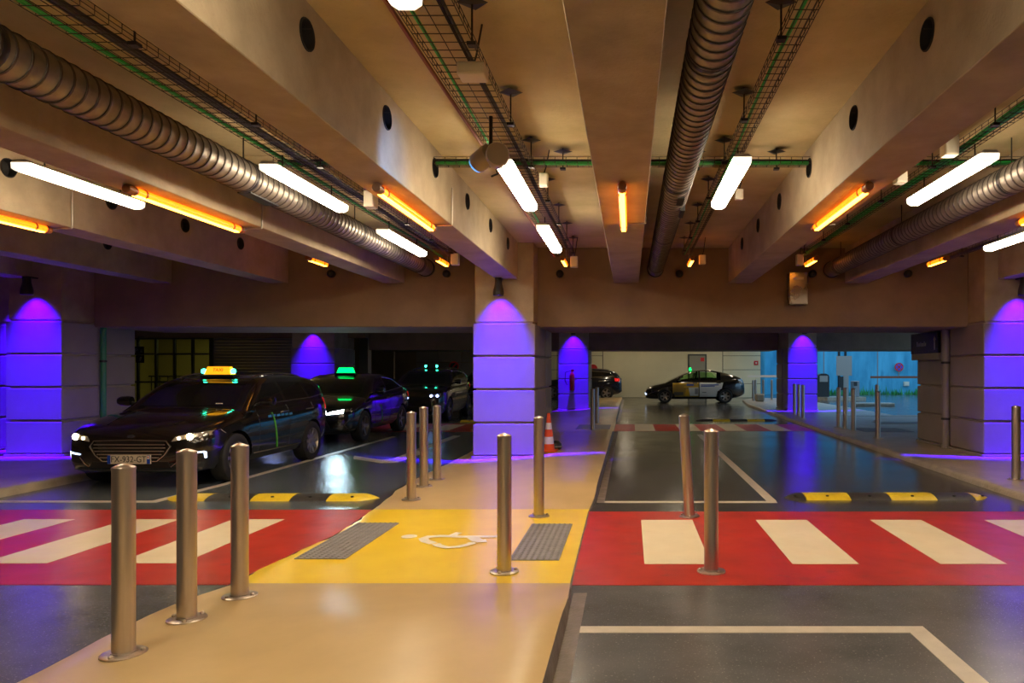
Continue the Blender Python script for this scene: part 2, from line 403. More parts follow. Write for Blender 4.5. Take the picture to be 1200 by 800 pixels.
# lintel walls (transverse deep beams)
def lintel(x0, x1, y0, y1, z0, mat='concrete_lintel'):
    t = struct('lintel_beam', ((x0+x1)/2, y0, z0), 'deep transverse concrete beam closing the bay'); MB().box(x0, x1, y0, y1, z0, ZC+.002, b=.015).build('beam_face', mat, t); return t
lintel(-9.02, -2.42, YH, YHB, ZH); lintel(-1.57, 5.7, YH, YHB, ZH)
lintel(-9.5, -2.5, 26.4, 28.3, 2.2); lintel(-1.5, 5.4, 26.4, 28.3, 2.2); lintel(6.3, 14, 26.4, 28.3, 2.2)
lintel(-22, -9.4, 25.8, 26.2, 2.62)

# block columns
def column(x0, x1, y0, y1, z0, courses, top, gap=None, upper_in=.045, h=.535):
    t = struct('column', ((x0+x1)/2, y0, z0), 'blockwork column with recessed joints')
    MB().box(x0+upper_in, x1-upper_in, y0+upper_in, y1-upper_in, z0, top).build('column_core', 'joint', t)
    MB().box(x0-.02, x1+.02, y0-.02, y1+.02, z0-.02, z0+.035, b=.008).build('plinth', 'concrete_block', t)
    zz = z0+.05
    segs = [(y0, y1)] if not gap else [(y0, gap[0]), (gap[1], y1)]
    for k in range(courses):
        za, zb = zz+k*h, zz+(k+1)*h-.028
        for (a, b) in segs: MB().box(x0, x1, a, b, za, zb, b=.012).build('block', 'concrete_block', t)
    MB().box(x0+upper_in*.6, x1-upper_in*.6, y0+upper_in*.6, y1, zz+courses*h, top, b=.01).build('column_shaft', 'concrete', t)
    return t
column(-2.52, -1.52, YC, YHB, .05, 4, ZC+.001, (12.98, 13.1))
column(-9.90, -9.0, 11.5, 13.2, .098, 4, ZC+.001, (12.3, 12.42), h=.53)
column(5.67, 6.72, 11.62, 14.3, ZP, 4, ZC+.001, (12.85, 13.05), h=.53)
column(-2.56, -1.47, 25.9, 28.0, .05, 4, ZC, (26.9, 27.05))
column(5.40, 6.42, 24.8, 26.7, ZP, 4, ZC, (25.6, 25.75), h=.53)
column(-11.5, -10.0, 24.6, 26.4, .05, 4, ZC)
# block wall left of the taxi lane
wl = struct('wall_left', (-12.5, 12.4, .098), 'blockwork wall behind the pavement')
MB().box(-15.9, -9.92, 12.44, 12.8, .098, ZC).build('wall_core', 'joint', wl)
for k in range(4):
    for j in range(3): MB().box(-15.9+j*1.98, -13.93+j*1.98, 12.4, 12.5, .15+k*.53, .65+k*.53, b=.01).build('block', 'concrete_block', wl)
MB().box(-15.9, -9.92, 12.42, 12.5, 2.3, ZC).build('wall_panel', 'concrete', wl)
tag(MB().box(-16.2, -16, -7, 12.5, 0, ZC+.3).build('wall_side_left', 'concrete'), kind='structure')
tag(MB().box(12, 12.2, -7, 13, 0, ZC+.3).build('wall_side_right', 'concrete'), kind='structure')
tag(MB().box(-16.2, 12.2, -7.2, -7, 0, ZC+.3).build('wall_behind', 'concrete'), kind='structure')
tag(MB().box(6.75, 12, 13.0, 13.2, 0, ZC).build('wall_bay_right', 'concrete'), kind='structure')

# far wall of the cross lane: big cream panels with joints
wb = struct('wall_back', (0, 39, 0), 'cream panelled wall behind the cross lane')
MB().box(-9.5, 7.05, 39.06, 39.3, 0, ZC).build('wall_core', 'mullion', wb)
xs = [-9.5, -6.6, -3.9, -1.45, 5.0, 7.05]
for a, b in zip(xs, xs[1:]):
    zs = [0, .75, 1.5, 2.25, 3.0, ZC] if b-a < 3 else [0, 1.5, 3.0, ZC]
    if a == -1.45: zs = [0, ZC]
    for c, d in zip(zs, zs[1:]): MB().box(a+.02, b-.02, 39.0, 39.1, c+.012, d-.012, b=.006).build('panel', 'plaster_cream', wb)
d1 = struct('door_1', (3.85, 38.95, 0), 'plain grey metal service door')
MB().box(3.2, 4.05, 38.93, 39.0, 0, 2.26, b=.01).build('door_leaf', 'door_grey', d1); MB().box(3.12, 4.13, 38.96, 39.01, 0, 2.34).build('door_frame', 'mullion', d1)
MB().box(3.3, 3.34, 38.9, 38.95, .95, 1.1).build('handle', 'chrome', d1)
t = tag(MB().box(3.8, 4.0, 38.9, 38.93, 1.95, 2.15).build('door_notice', 'sign_red'), 'small square red notice on the grey service door', 'sign')
t = tag(MB().box(6.68, 6.9, 38.96, 39.0, 1.75, 1.98).build('alarm_box', 'sign_red'), 'small red alarm box on the cream wall near its corner', 'alarm box')
MB().lathe([(.03,0),(.05,-.015)], (6.79, 38.96, 1.865), 'y', 10).build('button', 'white_plastic', t)
# left part of the far end: dark opening, posts and lower wall
wf = struct('wall_far_left', (-8, 33, 0), 'dark blockwork wall behind the waiting taxis')
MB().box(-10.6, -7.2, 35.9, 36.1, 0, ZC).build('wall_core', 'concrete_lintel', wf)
for k in range(5):
    for j in range(3): MB().box(-10.55+j*1.12, -9.46+j*1.12, 35.8, 35.9, .02+k*.62, .61+k*.62, b=.008).build('block', 'concrete_block', wf)
MB().box(-11.0, -10.65, 29.5, 29.9, 0, ZC).build('pier', 'concrete_block', wf)
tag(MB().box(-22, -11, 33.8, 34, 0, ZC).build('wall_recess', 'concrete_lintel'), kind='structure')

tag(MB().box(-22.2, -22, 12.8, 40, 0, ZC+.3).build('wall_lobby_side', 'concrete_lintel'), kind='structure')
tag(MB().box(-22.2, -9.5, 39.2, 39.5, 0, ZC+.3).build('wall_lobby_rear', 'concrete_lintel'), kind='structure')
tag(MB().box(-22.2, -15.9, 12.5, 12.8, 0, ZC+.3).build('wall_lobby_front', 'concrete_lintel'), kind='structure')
# glazed lobby and shutter behind the first taxi
YG = 25.9
win = struct('window_1', (-16, YG, 0), 'glazed lobby front with thin dark mullions')
x0, x1 = -18.2, -14.95
for x in np.linspace(x0, x1, 6): MB().box(x-.035, x+.035, YG-.05, YG+.05, 0, 2.62).build('mullion', 'mullion', win)
for z in (.0, 1.05, 2.05, 2.6): MB().box(x0, x1, YG-.04, YG+.04, z-.03, z+.03).build('transom', 'mullion', win)
xx = np.linspace(x0, x1, 6)
for a, b in zip(xx, xx[1:]):
    for c, d in ((.03, 1.02), (1.08, 2.02), (2.08, 2.57)): MB().box(a+.035, b-.035, YG-.008, YG+.008, c, d).build('pane', 'clear_glass', win)
lb = struct('lobby_interior', (-16, 30, 0), 'lit lobby room behind the glass')
mb = MB().box(-20, -12, 30.5, 30.6, 0, 3.2).box(-20, -12, 26, 30.5, 3.2, 3.3).box(-20.1, -20, 26, 30.6, 0, 3.2).box(-12.1, -12, 26.2, 30.6, 0, 3.2); mb.build('room_shell', 'interior_wall', lb)
lamp = thing('lobby_light', (-16.2, 28, 3.15), 'square ceiling light inside the glazed lobby', 'ceiling light')
MB().box(-16.9, -15.5, 27.6, 28.4, 3.12, 3.2).build('housing', 'fixture_body', lamp); MB().box(-16.85, -15.55, 27.65, 28.35, 3.10, 3.125).build('diffuser', 'interior_lamp', lamp)
rl = thing('lobby_railing', (-16, 27, 0), 'thin grey metal railing inside the glazed lobby', 'railing')
for i in range(12): MB().tube([(-17.8+i*.3, 27, 0), (-17.8+i*.3, 27, 1.25)], .018, 6).build('baluster', 'mullion', rl)
MB().tube([(-17.9, 27, 1.25), (-14.3, 27, 1.25)], .03, 6).build('handrail', 'mullion', rl)
sh = struct('door_2', (-13.3, YG, 0), 'closed roller shutter of narrow grey slats')
for k in range(24): MB().box(-14.85, -11.55, YG-.03, YG+.01, .03+k*.108, .03+k*.108+.1, b=.012).build('slat', 'shutter', sh)
for x in (-14.92, -11.52): MB().box(x-.06, x+.06, YG-.07, YG+.04, 0, 2.7).build('guide_rail', 'mullion', sh)
# outdoors to the right: retaining wall under the open sky
wo = struct('wall_outdoor', (14, 44.5, 0), 'tall weathered retaining wall outdoors')
MB().box(6.4, 34, 44.5, 45, 0, 5.2).build('wall_body', 'outdoor_wall', wo)
for x in (9.2, 11.9, 15.2, 18.5): MB().box(x-.03, x+.03, 44.47, 44.5, 0, 5.2).build('wall_joint', 'machine_grey', wo)
MB().box(6.4, 34, 44.42, 44.5, 3.5, 3.62).build('wall_ledge', 'outdoor_wall', wo)
MB().box(28, 28.4, 13, 44.5, 0, 5.2).build('wall_return', 'outdoor_wall', wo)
MB().box(7.05, 7.3, 39.2, 44.5, 0, 4).build('wall_return', 'outdoor_wall', wo)
mb = MB()
for i in range(700):
    x = random.uniform(10.2, 24); h = random.uniform(.08, .42)*(1 if random.random() < .85 else 1.5); a = random.uniform(0, 6.28); w = .05; y = random.uniform(43.9, 44.45)
    mb.add([(x-w*math.cos(a), y-w*math.sin(a), 0), (x+w*math.cos(a), y+w*math.sin(a), 0), (x+random.uniform(-.1,.1), y+random.uniform(-.1,.05), h)], [(0,1,2)])
tag(mb.build('weeds', 'weeds'), 'strip of green weeds at the foot of the retaining wall', 'weeds', kind='stuff')

# ================================================================== ROAD MARKINGS
def sheet(poly, z0, z1, name, mat, parent): return MB().prism(poly, z0, z1).build(name, mat, parent)
def rect(x0, x1, y0, y1): return [(x0,y0),(x1,y0),(x1,y1),(x0,y1)]
cw = thing('pedestrian_crossing', (2, 6.2, 0), 'red painted crossing with cream bars across the empty lane', 'crossing', 'red pedestrian crossings')
sheet([(-.41,4.93),(RK-.04,4.93),(RK-.04,7.5),(-.43,7.5)], -.005, .003, 'red_band', 'paint_red', cw)
for k in range(4): sheet(rect(.11+k*1.115, .61+k*1.115, 5.46, 7.07), .002, .006, 'bar', 'paint_cream', cw)
cw = thing('pedestrian_crossing', (-5, 6.2, 0), 'red painted crossing with cream bars in front of the first estate taxi', 'crossing', 'red pedestrian crossings')
rl_ = [(interp(edgeL, y)+.02, y) for y in (4.94, 5.3, 5.9, 6.4, 7.0, 7.6)]
sheet([(LK,4.94)]+rl_+[(LK,7.6)], -.005, .003, 'red_band', 'paint_red', cw)
for k in range(4): sheet(rect(-3.88-k*1.025, -3.38-k*1.025, 5.48, 7.1), .002, .006, 'bar', 'paint_cream', cw)
cw = thing('pedestrian_crossing', (2, 18.6, 0), 'narrow far crossing of red and cream bars past the leaning post', 'crossing', 'red pedestrian crossings')
sheet(rect(KI, 4.5, 17.5, 19.7), -.005, .003, 'red_band', 'paint_red', cw)
for k in range(4): sheet(rect(.13+k*1.1, .62+k*1.1, 17.5, 19.7), .002, .006, 'bar', 'paint_cream', cw)
cw = thing('pedestrian_crossing', (-5, 18.6, 0), 'far red crossing with cream bars between the second and third taxis', 'crossing', 'red pedestrian crossings')
sheet(rect(LK, -2.82, 17.3, 19.9), -.005, .003, 'red_band', 'paint_red', cw)
for k in range(4): sheet(rect(-3.9-k*1.025, -3.4-k*1.025, 17.7, 19.5), .002, .006, 'bar', 'paint_cream', cw)
def line(name, polys, label):
    a = np.array([p for q in polys for p in q]); t = thing(name, (a[:,0].mean(), a[:,1].mean(), 0), label, 'road marking')
    for q in polys: sheet(q, -.004, .0035, 'stripe', 'paint_line', t)
line('bay_marking', [rect(-.34, 1.56, 4.035, 4.135), [(1.56,4.035),(1.65,-6),(1.76,-6),(1.67,4.135),(1.56,4.135)]], 'pale bay outline just before the red crossing in the empty lane')
line('bay_marking', [rect(-.36, 1.63, 8.0, 8.1), rect(1.53, 1.64, 8.1, 16.5)], 'pale bay outline beyond the red crossing beside the speed bump')
line('bay_marking', [rect(LK+.1, -5.35, 8.02, 8.13), [(-5.35,8.13),(-5.35,8.02),(-5.24,8.02),(-5.16,9.2),(-5.16,16),(-5.26,16),(-5.26,9.2)]], 'pale bay outline around the waiting estate taxi')
pts = [gp(*p) for p in ((415,534),(447,538.5),(460,537.5),(492,525.5),(497,531),(466,541.5),(447,542.5),(414,537.5))]
line('arrow_marking', [pts, rect(-3.95, -3.78, 13.2, 16.2)], 'faded pale arrow painted on the taxi lane')
# wheelchair symbol, lying on its side as painted on the yellow strip
ws = thing('wheelchair_symbol', (-1.55, 5.95, .006), 'pale wheelchair symbol painted on the yellow crossing strip', 'road marking')
zoff = [.004]
def strip(path, w, name):
    zoff[0] += .0007
    P = [Vector((*p, 0)) for p in path]; l, r = [], []
    for i, p in enumerate(P):
        d = (P[min(i+1,len(P)-1)]-P[max(i-1,0)]).normalized(); n = Vector((-d.y, d.x, 0))*w/2
        l.append((p+n)[:2]); r.append((p-n)[:2])
    rows = [[(a[0],a[1],island_z(*a)+zoff[0]), (b[0],b[1],island_z(*b)+zoff[0])] for a, b in zip(l, r)]
    MB().grid(rows, flip=True).build(name, 'paint_symbol', ws)
head = gp(479.5, 629.5); MB().prism([(head[0]+.068*math.cos(a), head[1]+.072*math.sin(a)) for a in np.linspace(0, 2*PI, 20)[:-1]], .002, .0105).build('head', 'paint_symbol', ws)
strip([gp(*p) for p in ((512,629),(540,630),(568,629.7),(592,629.7))], .075, 'leg_stroke')
strip([gp(*p) for p in ((526,630.5),(532,628),(538,625.2))], .07, 'arm_stroke')
strip([gp(*p) for p in ((516,629.5),(503,630),(495.5,632.5),(499,635.5),(508,638))], .085, 'back_stroke')
strip([gp(*p) for p in ((511,638.5),(514,641),(524,643),(536,642.3),(546,640),(553.5,638),(551,636.8))], .07, 'wheel_arc')
strip([gp(*p) for p in ((554,631),(558,634),(563,635.5),(570,635))], .1, 'foot_stroke')
# studded tactile panels
stud = MB().lathe([(.0125,0),(.0125,.003),(.008,.006)], (0,0,0), 'z', 6)
def tactile(corners, label):
    P = [gp(*c) for c in corners]; cx = sum(p[0] for p in P)/4; cy = sum(p[1] for p in P)/4
    t = thing('tactile_panel', (cx, cy, .006), label, 'tactile paving')
    x0 = (P[0][0]+P[3][0])/2; x1 = (P[1][0]+P[2][0])/2; y0, y1 = P[2][1], P[0][1]
    MB().box(x0, x1, y0, y1, .004, .0125).build('base_sheet', 'tactile', t)
    mb = MB(); nx = int((x1-x0)/.045); ny = int((y1-y0)/.045)
    for i in range(nx):
        for j in range(ny): 
            cx_, cy_ = x0+(i+.5)*(x1-x0)/nx, y0+(j+.5)*(y1-y0)/ny
            mb.add([(v[0]+cx_, v[1]+cy_, v[2]+.0125) for v in stud.v], stud.f)
    o = mb.build('stud', 'tactile', t); o['kind'] = 'stuff'
tactile([(420,613.8),(468,613.8),(404,656),(344,656)], 'grey studded panel on the yellow strip beside the taxi lane')
tactile([(622,615),(671,615),(655,657.5),(598,657.5)], 'grey studded panel on the yellow strip behind the steel post')
t = tag(MB().prism([(-1.35,18.0),(-.5,18.0),(-.5,19.4),(-1.35,19.4)], .0, .011).build('tactile_panel', 'tactile'), 'dark worn tactile panel on the island by the far crossing', 'tactile paving')

# speed bumps
def bump(x0, x1, y0, pieces, label):
    t = thing('speed_bump', ((x0+x1)/2, y0+.2, 0), label, 'speed bump', 'rubber speed bumps')
    prof = [(0,.0),(.03,.018),(.1,.04),(.2,.05),(.3,.04),(.37,.018),(.4,0)]
    for (a, b, mat) in pieces:
        endl, endr = (a <= x0+.001), (b >= x1-.001); n = 8; rows = []
        for i in range(n+1):
            x = lerp(a+.004, b-.004, i/n); s = 1.0
            if endl: s = min(1, max(.05, math.sin(min(1, (x-a)/.22)*PI/2)))
            if endr: s = min(s, max(.05, math.sin(min(1, (b-x)/.22)*PI/2)))
            rows.append([(x, y0+.2+(p-.2)*s, q*s) for p, q in prof])
        mb = MB().grid(rows, flip=True)
        for i in (0, n): mb.add(rows[i], [tuple(range(len(prof)))[::(1 if i == 0 else -1)]])
        mb.build('segment', mat, t, smooth=40)
        bm_ = MB().lathe([(.018,0),(.018,.012),(.008,.014)], ((a+b)/2, y0+.08, .032), 'z', 8); bm_.build('fixing_bolt', 'black_metal', t)
Yl, Bk = 'rubber_yellow', 'rubber_black'
bump(1.77, 4.12, 8.16, [(1.77,1.99,Bk),(1.99,2.5,Yl),(2.5,2.95,Bk),(2.95,3.47,Yl),(3.47,3.9,Bk),(3.9,4.12,Yl)], 'yellow and black rubber speed bump across the empty lane after the red crossing')
bump(-5.3, -2.86, 8.1, [(-5.3,-4.76,Yl),(-4.76,-4.25,Bk),(-4.25,-3.81,Yl),(-3.81,-3.4,Bk),(-3.4,-2.86,Yl)], 'yellow and black rubber speed bump beside the estate taxi')
bump(1.9, 4.3, 20.9, [(1.9,2.4,Bk),(2.4,2.9,Yl),(2.9,3.4,Bk),(3.4,3.9,Yl),(3.9,4.3,Bk)], 'distant speed bump in the empty lane near the side-on hybrid taxi')
bump(-5.2, -2.9, 20.5, [(-5.2,-4.8,Bk),(-4.8,-4.3,Yl),(-4.3,-3.9,Bk),(-3.9,-3.4,Yl),(-3.4,-2.9,Yl)], 'distant speed bump beside the third taxi')

# ================================================================== BOLLARDS
def make_bollard():
    t = thing('bollard', (0,0,0), 'x', 'bollard')
    MB().lathe([(.052,.006),(.052,.965)], n=24, cap=False).build('post', 'steel', t, smooth=40, world=False)
    MB().lathe([(.052,.965),(.0535,.966),(.0535,.978),(.050,.982),(.026,.993),(0,1.0)], n=24).build('cap', 'steel', t, smooth=35, world=False)
    MB().lathe([(.104,0),(.104,.008),(.098,.011),(.056,.012),(.056,.02),(.05,.021)], n=24).build('base_plate', 'steel', t, smooth=30, world=False)
    b = MB().lathe([(.012,0),(.012,.012),(.007,.017),(0,.018)], n=8).mesh('bolt', 'steel', smooth=40)
    for k in range(3): a = k*2*PI/3+.5; inst('bolt', b, t, (.082*math.cos(a), .082*math.sin(a), .010))
    return t
proto = make_bollard(); first = [True]
def bollard(x, y, z, label, group, h=1.0, tilt=(0,0), rz=None):
    t = proto if first[0] else copy_tree(proto); first[0] = False
    t.location = (x, y, z); t.rotation_euler = (tilt[0], tilt[1], random.uniform(0, 6) if rz is None else rz); t.scale = (1, 1, h)
    tag(t, label, 'bollard', group)
def bz(px, py): x, y = gp(px, py, .02); return x, y, island_z(x, y)
G1 = 'steel posts on the beige island'
bollard(*bz(145,769), 'brushed steel bollard on beige paving, outermost of three from the red crossing', G1, .962)
bollard(*bz(219,727), 'middle steel bollard of three on beige paving beside the red crossing', G1, .985)
bollard(*bz(281,697), 'steel bollard on beige paving at the very edge of the yellow strip', G1, .985)
bollard(*bz(482,585), 'steel bollard just past the yellow strip at the taxi lane, first of three', G1, .99)
bollard(*bz(496.5,571), 'middle steel bollard of three between yellow strip and violet column', G1, .99)
bollard(*bz(512,563), 'steel bollard closest to the violet column, last of three along the taxi lane', G1, .98)
bollard(*gp(591,671), .006, 'steel bollard standing at the near edge of the yellow strip', G1, 1.005)
bollard(*gp(631.5,605.5), .006, 'steel bollard at the far edge of the yellow strip by the grey studded panel', G1, 1.005)
G2 = 'steel posts standing in the red crossing of the empty lane'
bollard(*gp(833.5,670), .003, 'upright steel bollard standing on the red paint between two cream bars', G2, 1.04)
bollard(*gp(808,605.5), .003, 'leaning steel bollard at the far edge of the red crossing', G2, 1.03, (0, -.055), 0)
G3 = 'steel posts on the island by the far crossing'
bollard(-.9, 17.6, .01, 'distant steel bollard on the island before the far crossing', G3, 1.02); bollard(-.9, 19.9, .01, 'distant steel bollard on the island after the far crossing', G3)
G4 = 'steel posts on the pavement beside the empty lane'
bollard(4.9, 9.2, ZP, 'steel bollard on the pavement in front of the big violet column beside the empty lane', G4, .94)
bollard(5.08, 14.85, ZP, 'single steel bollard on the pavement past the dark direction sign', G4, .96)
bollard(6.75, 19.8, ZP, 'thin far steel bollard by the pavement edge facing the outdoor lane', G4)
for i, (x, y) in enumerate(((5.07,17.6),(5.08,17.1),(5.12,16.6))):
    bollard(x, y, ZP, ('steel bollard on open pavement, the one of three deepest towards the grey sign board', 'middle steel bollard of three on open pavement near the grey sign board', 'steel bollard on open pavement, the one of three next to the single bollard')[i], G4, .98)
for i, (x, y) in enumerate(((5.18,22.8),(5.13,22.0),(5.04,21.1))):
    bollard(x, y, ZP, ('dark steel bollard of three, the one closest to the distant violet column', 'middle dark steel bollard of three before the distant violet column', 'dark steel bollard of three, the one farthest out from the distant violet column')[i], G4, .97)
for i, (x, y) in enumerate(((5.65,33.2),(5.95,34.3),(6.3,34.2),(6.7,34.2))):
    bollard(x, y, ZP, ('small far bollard right beside the rough concrete block', 'small far bollard just behind the rough concrete block', 'small far bollard against the corner of the cream wall and blue wall', 'small far bollard under the white barrier arm by the distant column')[i], G4, .95)

# ================================================================== CEILING SERVICES
# ventilation ducts
def duct(x, z, r, y0, y1, label):
    t = thing('ventilation_duct', (x, (y0+y1)/2, z-r), label, 'air duct', 'round ventilation ducts')
    prof = []; y = y0
    while y < y1-.5:
        prof += [(r, y), (r, y+.078), (r+.007, y+.084), (r+.007, y+.092), (r, y+.098)]; y += .1
    prof += [(r, y), (r, y1-.02)]
    MB().lathe(prof, (x, 0, z), 'y', 28).build('pipe', 'galvanised', t, smooth=50)
    mb = MB(); y = y0+.088
    while y < y1-.5: mb.lathe([(r+.005, y-.009), (r+.0095, y-.006), (r+.0095, y+.006), (r+.005, y+.009)], (x, 0, z), 'y', 24, cap=False); y += .1
    mb.build('seam_rings', 'seam_dark', t, smooth=40)['kind'] = 'stuff'
    MB().lathe([(r+.002, y1-.06), (r+.014, y1-.05), (r+.014, y1-.01), (r-.02, y1)], (x, 0, z), 'y', 28).build('end_collar', 'black_metal', t, smooth=50)
    for yy in np.arange(y0+2, y1, 2.6):
        MB().lathe([(r+.009, yy), (r+.011, yy+.005), (r+.011, yy+.035), (r+.009, yy+.04)], (x, 0, z), 'y', 28, cap=False).build('hanger_band', 'black_metal', t, smooth=40)
        MB().tube([(x, yy+.02, z+r), (x, yy+.02, ZC)], .006, 6).build('hanger_rod', 'wire', t)
    return t
dc = duct(.43, 3.16, .125, -6, YH-.01, 'ribbed round air duct beside the middle ceiling beam over the empty lane')
MB().box(.50, .545, 7.15, 7.5, 3.035, 3.10).build('access_hatch', 'black_metal', dc)
MB().box(.44, .5, 6.6, 6.9, 3.025, 3.04).build('access_hatch', 'black_metal', dc)
dl = duct(-3.42, 3.18, .135, -6, YH-.01, 'ribbed round air duct over the taxi lane')
MB().box(-3.49, -3.37, 6.45, 6.95, 3.036, 3.05).build('access_hatch', 'black_metal', dl)
duct(3.38, 3.15, .125, -6, YH-.01, 'ribbed round air duct close to the pavement side of the empty lane')

# wire cable trays
def tray(x, w, z, y0, y1, label, cables, hang_y, hang_side=1, axis='y', cover=None, step=.1):
    A = (lambda u, v, q: (x+u, v, z+q)) if axis == 'y' else (lambda u, v, q: (v, x+u, z+q))
    base = A(0, (y0+y1)/2, 0); t = thing('cable_tray', base, label, 'cable tray', 'wire basket cable trays')
    mb = MB(); h = .055; r = .0028
    for u, q in ((-w/2,h),(-w/2,h*.5),(-w/2,0),(-w/4,0),(0,0),(w/4,0),(w/2,0),(w/2,h*.5),(w/2,h)):
        mb.tube([A(u,y0,q), A(u,y1,q)], r, 4)
    o = mb.build('long_wires', 'wire', t); o['kind'] = 'stuff'
    mb = MB()
    for v in np.arange(y0, y1, step): mb.tube([A(-w/2,v,h), A(-w/2,v,0), A(w/2,v,0), A(w/2,v,h)], r, 4)
    o = mb.build('cross_wires', 'wire', t); o['kind'] = 'stuff'
    for v in hang_y:
        u = hang_side*w/2
        MB().tube([A(u,v,-.01), A(u,v,ZC-z)], .006, 6).build('hanger_rod', 'wire', t)
        p = A(u,v,ZC-z); MB().add([(p[0]-.09,p[1],p[2]-.03),(p[0],p[1]-.09,p[2]-.03),(p[0]+.09,p[1],p[2]-.03),(p[0],p[1]+.09,p[2]-.03),(p[0],p[1],p[2]-.01),(p[0],p[1],p[2]-.045)],
            [(0,1,5),(1,2,5),(2,3,5),(3,0,5),(1,0,4),(2,1,4),(3,2,4),(0,3,4)]).build('hanger_plate', 'black_metal', t)
        q = A(u*1.0, v, -.012); MB().box(q[0]-.025,q[0]+.025,q[1]-.025,q[1]+.025,q[2]-.012,q[2]+.008).build('clamp', 'black_metal', t)
    for (cl, mat, u, q, rr, n) in cables:
        c = None; mb = MB()
        for k in range(n):
            ph = random.uniform(0, 6); am = random.uniform(.006, .02)
            path = [A(u+(k-(n-1)/2)*rr*1.7+am*math.sin(v*1.7+ph), v, q+rr+.004*math.sin(v*2.3+ph)) for v in np.linspace(y0, y1, max(4, int((y1-y0)/.35)))]
            mb.tube(path, rr, 6)
        tag(mb.build('cable', mat, smooth=60), cl, 'cable', 'cables lying in the ceiling trays')
    return t
HG = [1.1, 2.6, 4.0, 5.3, 6.4, 7.7, 8.9, 10.0, 11.1]
tray(-1.02, .30, 3.27, -5, 11.6, 'wire basket tray carrying the projector over the beige island',
     [('thick green cable in the wire tray above the projector','cable_green',-.10,.006,.011,1),('black looping cable in the wire tray above the projector','cable_black',.09,.006,.010,2),('rusty flexible sleeve along the edge of the projector tray','cable_rust',-.172,-.012,.014,1)], HG)
tray(.90, .13, 3.30, -5, 11.6, 'narrow wire tray beside the round duct over the empty lane', [('green cable in the narrow tray beside the round duct','cable_green',-.02,.006,.012,1)], HG, -1)
tray(-2.88, .30, 3.27, -5, 11.6, 'wire basket tray running along the taxi lane duct',
     [('green cables in the wire tray along the taxi lane duct','cable_green',-.12,.006,.010,2),('bundle of black cables in the tray along the taxi lane duct','cable_black',.04,.006,.012,4)], HG)
tray(2.74, .14, 3.27, -5, 11.6, 'narrow wire tray crowded with green cable near the pavement duct', [('thick bundle of green cables in the tray near the pavement duct','cable_green',0,.006,.014,3)], HG, -1)
tray(-4.72, .12, 3.17, -5, 11.6, 'narrow wire tray over the left bays of the taxi lane', [('green and dusty cable in the narrow tray over the taxi bays','cable_green',0,.006,.010,2)], HG)
tray(5.02, .12, 3.22, -5, 11.6, 'narrow wire tray above the pavement beside the empty lane', [('dark cables in the narrow tray above the pavement','cable_black',0,.006,.012,3)], HG)
for (a, b, hy, nm) in ((-1.78,-.29,[-.62],'over the beige island'),(.17,1.64,[.62,1.36],'over the empty lane'),(-3.24,-2.17,[-2.4],'over the taxi lane'),(2.07,3.6,[2.3],'above the pavement kerb')):
    tray(6.66, .14, 3.345, a, b, 'short transverse wire tray between two beams '+nm,
         [('thick green cable bundle crossing through the beam sleeves '+nm,'cable_green',0,.0,.014,2),('black cables in the transverse tray '+nm,'cable_black',.02,.035,.011,2)], hy, 1, axis='x')

# white battens
def batten(x, y0, y1, z, label, up=.21):
    t = thing('batten_light', (x, (y0+y1)/2, z), label, 'ceiling light', 'white fluorescent battens')
    def sec(pr, ya, yb, mat, name):
        k = len(pr); mb = MB(); mb.add([(x+u, ya, z+q) for u, q in pr]+[(x+u, yb, z+q) for u, q in pr], [tuple(range(k)), tuple(range(2*k-1,k-1,-1))]+[(i+1 if i+1<k else 0, i, k+i, k+(i+1)%k) for i in range(k)])
        return mb.build(name, mat, t)
    sec([(-.072,.064),(-.05,.09),(.05,.09),(.072,.064)], y0, y1, 'fixture_body', 'housing')
    sec([(-.070,.064),(-.066,.02),(-.035,0),(.035,0),(.066,.02),(.070,.064)], y0+.022, y1-.022, 'lens_white', 'lens')
    for a, b in ((y0, y0+.022), (y1-.022, y1)): sec([(-.072,.066),(-.068,.019),(-.036,-.002),(.036,-.002),(.068,.019),(.072,.066)], a, b, 'lens_cap', 'end_cap')
    for yy in (y0+.25, y1-.25): MB().tube([(x, yy, z+.08), (x, yy, min(z+up, ZC))], .006, 6).build('suspension', 'wire', t)
    return t
ZL = 3.06
def yl(py): return (ZL+.03-HC)*F/(VY-py)
B = 'white batten light '
batten(-1.0, 5.72, 7.3, ZL, B+'right behind the projector in the island tray'); batten(-1.0, 8.3, 9.9, ZL, B+'in the island tray between projector and lintel'); batten(-.99, 1.7, 3.22, ZL, B+'in the island tray before the projector')
batten(.88, 5.65, 7.2, ZL, B+'beside the ribbed duct over the empty lane'); batten(.88, 1.0, 2.6, ZL, B+'over the near bay of the empty lane')
batten(-2.92, 5.85, 7.35, ZL, B+'along the taxi lane duct at the transverse tray'); batten(-2.92, 8.55, 10.2, ZL, B+'along the taxi lane duct close to the lintel'); batten(-2.90, 1.75, 3.25, ZL, B+'at the near end of the taxi lane duct')
batten(2.76, 5.55, 7.05, ZL, B+'between beam and pavement duct over the empty lane'); batten(2.76, 1.0, 2.5, ZL, B+'over the pavement side of the empty lane')
batten(4.82, 8.2, 9.75, ZL, B+'over the pavement by the big violet column'); batten(4.85, 2.5, 4.0, ZL, B+'over the pavement kerb of the empty lane')
batten(-4.88, 5.8, 7.2, ZL, B+'over the red crossing in the taxi lane bay'); batten(-4.9, 1.5, 3.0, ZL, B+'over the taxi lane before the red crossing')
for x, q in ((-2.9,'taxi lane'),(-1.0,'island'),(.9,'middle'),(2.8,'kerb side')): batten(x, -3.5, -2.0, ZL, B+'added out of view at the entrance end of the rank, '+q)  # unseen battens added behind the camera to light the foreground
